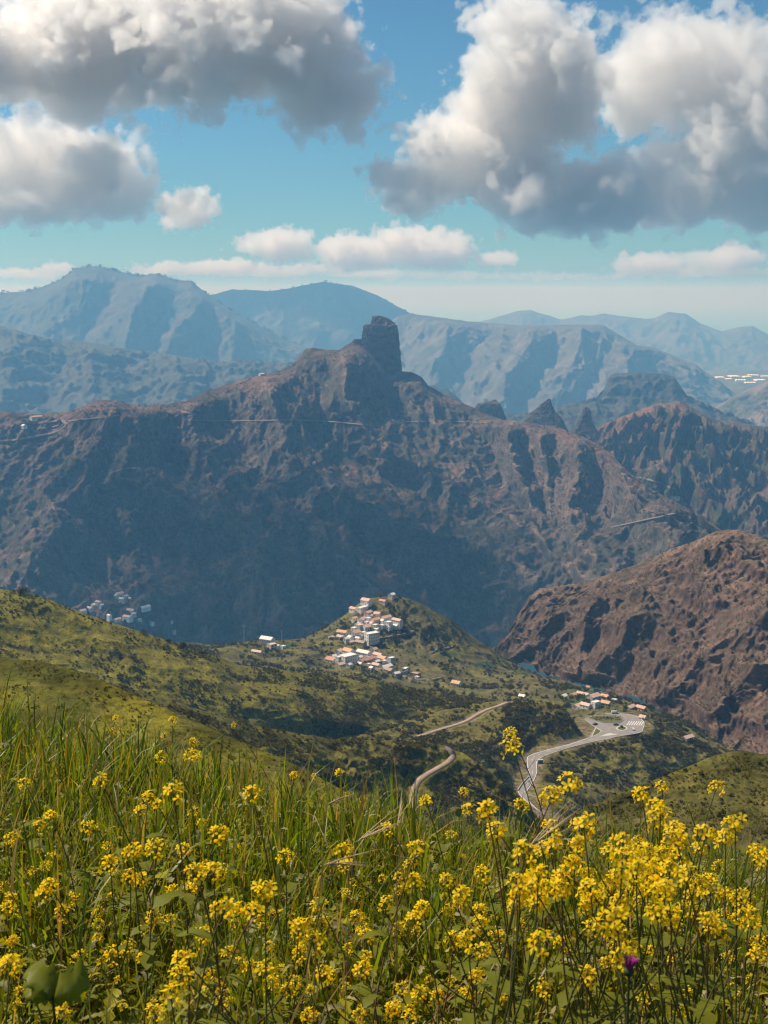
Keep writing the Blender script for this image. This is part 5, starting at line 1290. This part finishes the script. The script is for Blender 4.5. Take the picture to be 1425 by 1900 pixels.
# ------------------------------------------------------------------ clouds (real volumes) and haze
M_cloud = bpy.data.materials.new('cloud'); M_cloud.use_nodes = True
_n = M_cloud.node_tree.nodes; _n.clear()
pv = _n.new('ShaderNodeVolumePrincipled'); _o = _n.new('ShaderNodeOutputMaterial'); M_cloud.node_tree.links.new(pv.outputs[0], _o.inputs['Volume'])
pv.inputs['Color'].default_value = (.985, .975, .97, 1); pv.inputs['Density'].default_value = 1
pv.inputs['Density Attribute'].default_value = 'density'; pv.inputs['Anisotropy'].default_value = .55
def cloud(label, D, blobs, seed, dens, res, nscale, depth=1.0, nz=2.8, edge=.085, bias=.16):
    """a cumulus: ellipsoids given in photo pixels, broken up by fractal noise, as a voxel density grid"""
    ng = bpy.data.node_groups.new('cloud', 'GeometryNodeTree')
    ng.interface.new_socket('Geometry', in_out='INPUT', socket_type='NodeSocketGeometry')
    ng.interface.new_socket('Geometry', in_out='OUTPUT', socket_type='NodeSocketGeometry')
    N, L = ng.nodes, ng.links
    go = N.new('NodeGroupOutput'); pos = N.new('GeometryNodeInputPosition')
    bl = []; nscale *= D / 7500; dens *= 7500 / D
    rr = random.Random(seed)
    for (px, py, rx, ry) in blobs:
        sx = rx * D / F; sz = ry * D / F
        c = pix(px, py, D); c.y += rr.uniform(-.3, .3) * sx
        bl.append((c, sx, min(sx, sz * 1.7) * depth, sz))
    ctr = sum((b[0] for b in bl), Vector()) / len(bl)
    lo = Vector([min(b[0][i] - b[1 + i] * 1.3 for b in bl) for i in range(3)]) - ctr
    hi = Vector([max(b[0][i] + b[1 + i] * 1.3 for b in bl) for i in range(3)]) - ctr
    def M(op, a, b=None, c=None):
        q = N.new('ShaderNodeMath'); q.operation = op
        for i, v in enumerate((a, b, c)):
            if v is None: continue
            if isinstance(v, (int, float)): q.inputs[i].default_value = v
            else: L.new(v, q.inputs[i])
        return q.outputs[0]
    def VM(op, a, b=None):
        q = N.new('ShaderNodeVectorMath'); q.operation = op; L.new(a, q.inputs[0])
        if b is not None: q.inputs[1].default_value = b
        return q
    po = VM('ADD', pos.outputs[0], (rr.uniform(-9e3, 9e3), rr.uniform(-9e3, 9e3), rr.uniform(-9e3, 9e3))).outputs[0]
    Sx = None
    for (c, rx, ry, rz) in bl:
        q = VM('SUBTRACT', pos.outputs[0], tuple(c - ctr)); q = VM('MULTIPLY', q.outputs[0], (1 / rx, 1 / ry, 1 / rz)); q = VM('LENGTH', q.outputs[0])
        v = M('SUBTRACT', 1.0, q.outputs['Value'])
        Sx = v if Sx is None else M('SMOOTH_MAX', Sx, v, .12)
    def noise(scale, detail, rough):
        q = N.new('ShaderNodeTexNoise'); q.noise_dimensions = '3D'; q.inputs['Scale'].default_value = scale
        q.inputs['Detail'].default_value = detail; q.inputs['Roughness'].default_value = rough
        L.new(po, q.inputs['Vector']); return q.outputs[0]
    t = M('MULTIPLY_ADD', M('SUBTRACT', noise(1 / nscale, 7, .70), .5), nz, Sx)
    bil = M('ABSOLUTE', M('SUBTRACT', noise(2.6 / nscale, 2, .5), .5))
    t = M('MULTIPLY_ADD', M('SUBTRACT', bil, .09), 2.2, t)
    t = M('MULTIPLY_ADD', M('SUBTRACT', noise(5.5 / nscale, 4, .65), .5), 1.0, t)
    t = M('SUBTRACT', t, bias)
    mr = N.new('ShaderNodeMapRange'); mr.interpolation_type = 'SMOOTHSTEP'; L.new(t, mr.inputs[0])
    mr.inputs[1].default_value = 0; mr.inputs[2].default_value = edge; mr.inputs[3].default_value = 0; mr.inputs[4].default_value = dens
    vc = N.new('GeometryNodeVolumeCube'); L.new(mr.outputs[0], vc.inputs['Density'])
    vsz = res * D / F
    vc.inputs['Min'].default_value = lo; vc.inputs['Max'].default_value = hi
    for i, k in enumerate('XYZ'):
        vc.inputs['Resolution ' + k].default_value = max(8, int((hi[i] - lo[i]) / (vsz * (1.7 if k == 'Y' else 1))))
    sm = N.new('GeometryNodeSetMaterial'); sm.inputs['Material'].default_value = M_cloud
    L.new(vc.outputs[0], sm.inputs[0]); L.new(sm.outputs[0], go.inputs[0])
    o = bpy.data.objects.new('cloud', bpy.data.volumes.new('cloud')); COL.objects.link(o); o.location = ctr
    o.modifiers.new('cloud', 'NODES').node_group = ng
    o.data.materials.append(M_cloud)
    return tag(o, label, 'cloud', 'cumulus clouds in the sky')
cloud('biggest grey cumulus with dark underside filling the top left of the sky', 17500,
      [(-60,100,170,120),(90,95,180,115),(230,70,190,140),(390,90,190,140),(520,90,150,150),(600,190,120,90),(650,240,60,50),(560,10,90,60)], 1, .016, 2.4, 620)
cloud('white cumulus with bluish base hanging at the left edge below the biggest cloud', 18500,
      [(-60,300,170,90),(60,300,160,95),(150,330,120,75),(40,370,190,50),(200,365,80,45)], 2, .012, 2.4, 540)
cloud('small round white puff right of the left edge cloud', 19000, [(345,385,70,40),(330,400,45,28)], 3, .016, 3, 300)
cloud('tall bright cumulus with dark grey heart right of centre', 17500,
      [(1000,150,140,120),(920,190,110,110),(1040,210,100,75),(840,270,130,80),(930,310,150,90),(780,330,100,60),(1080,365,200,75),(960,40,110,60)], 5, .016, 2.4, 560)
cloud('broad grey-white cloud bank at the top right edge', 18000,
      [(1250,130,150,110),(1380,180,160,140),(1330,290,160,120),(1420,350,120,80),(1250,380,150,55),(1180,200,70,80)], 9, .012, 2.4, 600)
cloud('long flat-based cloud just above the rock tower', 26000, [(520,455,90,32),(640,465,90,34),(740,455,75,40),(820,462,70,38),(690,480,130,22),(915,482,50,18)], 11, .024, 2.4, 260)
cloud('low lumpy cloud above the right hand ridges', 40000, [(1200,490,90,26),(1300,478,110,26),(1380,476,60,24),(1320,502,120,19),(1230,505,60,16),(1410,505,60,17)], 13, .024, 2.4, 250)
cloud('thin row of cream cloud tops behind the left mountains', 42000, [(40,508,90,14),(110,500,40,12),(330,500,120,16),(430,498,80,17),(520,503,80,14),(600,498,70,14),(660,508,110,12)], 15, .03, 2.2, 170)
cloud('faint flat streak of cloud over the sea horizon', 46000, [(760,507,90,11),(860,510,110,10),(1000,512,120,9),(1090,515,100,8)], 17, .014, 2.2, 160)

# the cloud field goes on overhead, out of the picture, and shades part of the mountain
def overhead(label, spots, alt, seed):
    bl = []
    off = Vector((SUN_DIR.x, SUN_DIR.y, 0)) / SUN_DIR.z
    D = None
    for (px, py, d, rx, rz) in spots:            # ground spot in shade -> cloud along the sun's ray
        g = pix(px, py, d); c = g + off * (alt - g.z); c.z = alt
        D = D or c.y; u, v = topix(c.x * D / c.y, D, c.z * D / c.y); bl.append((float(u), float(v), rx * F / D, rz * F / D))
    return cloud(label, D, bl, seed, .0046 * D / 7500, 12, 330, 1.6, 2.6, .4)
overhead('cloud overhead beyond the top left of the picture', [(470,1080,3350,560,230),(650,1070,3450,560,230),(820,1100,3400,420,200),(560,1175,2500,420,200),(760,1170,2700,330,180)], 1250, 31)

M_haze = bpy.data.materials.new('haze'); M_haze.use_nodes = True
_n = M_haze.node_tree.nodes; _n.clear()
hv = _n.new('ShaderNodeVolumePrincipled'); _o = _n.new('ShaderNodeOutputMaterial'); M_haze.node_tree.links.new(hv.outputs[0], _o.inputs['Volume'])
hv.inputs['Color'].default_value = (.24, .58, 1.0, 1); hv.inputs['Density'].default_value = 8e-5; hv.inputs['Anisotropy'].default_value = .2
hv.inputs['Absorption Color'].default_value = (1, 1, 1, 1)
hv.inputs['Density Attribute'].default_value = ''
M_haze.cycles.homogeneous_volume = True
x0, x1, y0, y1, z0, z1 = -160000, 160000, -45000, 160000, -1502, 320
o = mesh_np('haze', [(x0,y0,z0),(x1,y0,z0),(x1,y1,z0),(x0,y1,z0),(x0,y0,z1),(x1,y0,z1),(x1,y1,z1),(x0,y1,z1)],
            [[0,3,2,1],[4,5,6,7],[0,1,5,4],[1,2,6,5],[2,3,7,6],[3,0,4,7]], M_haze, smooth=False)
tag(o, 'pale blue haze filling the valleys', kind='stuff')
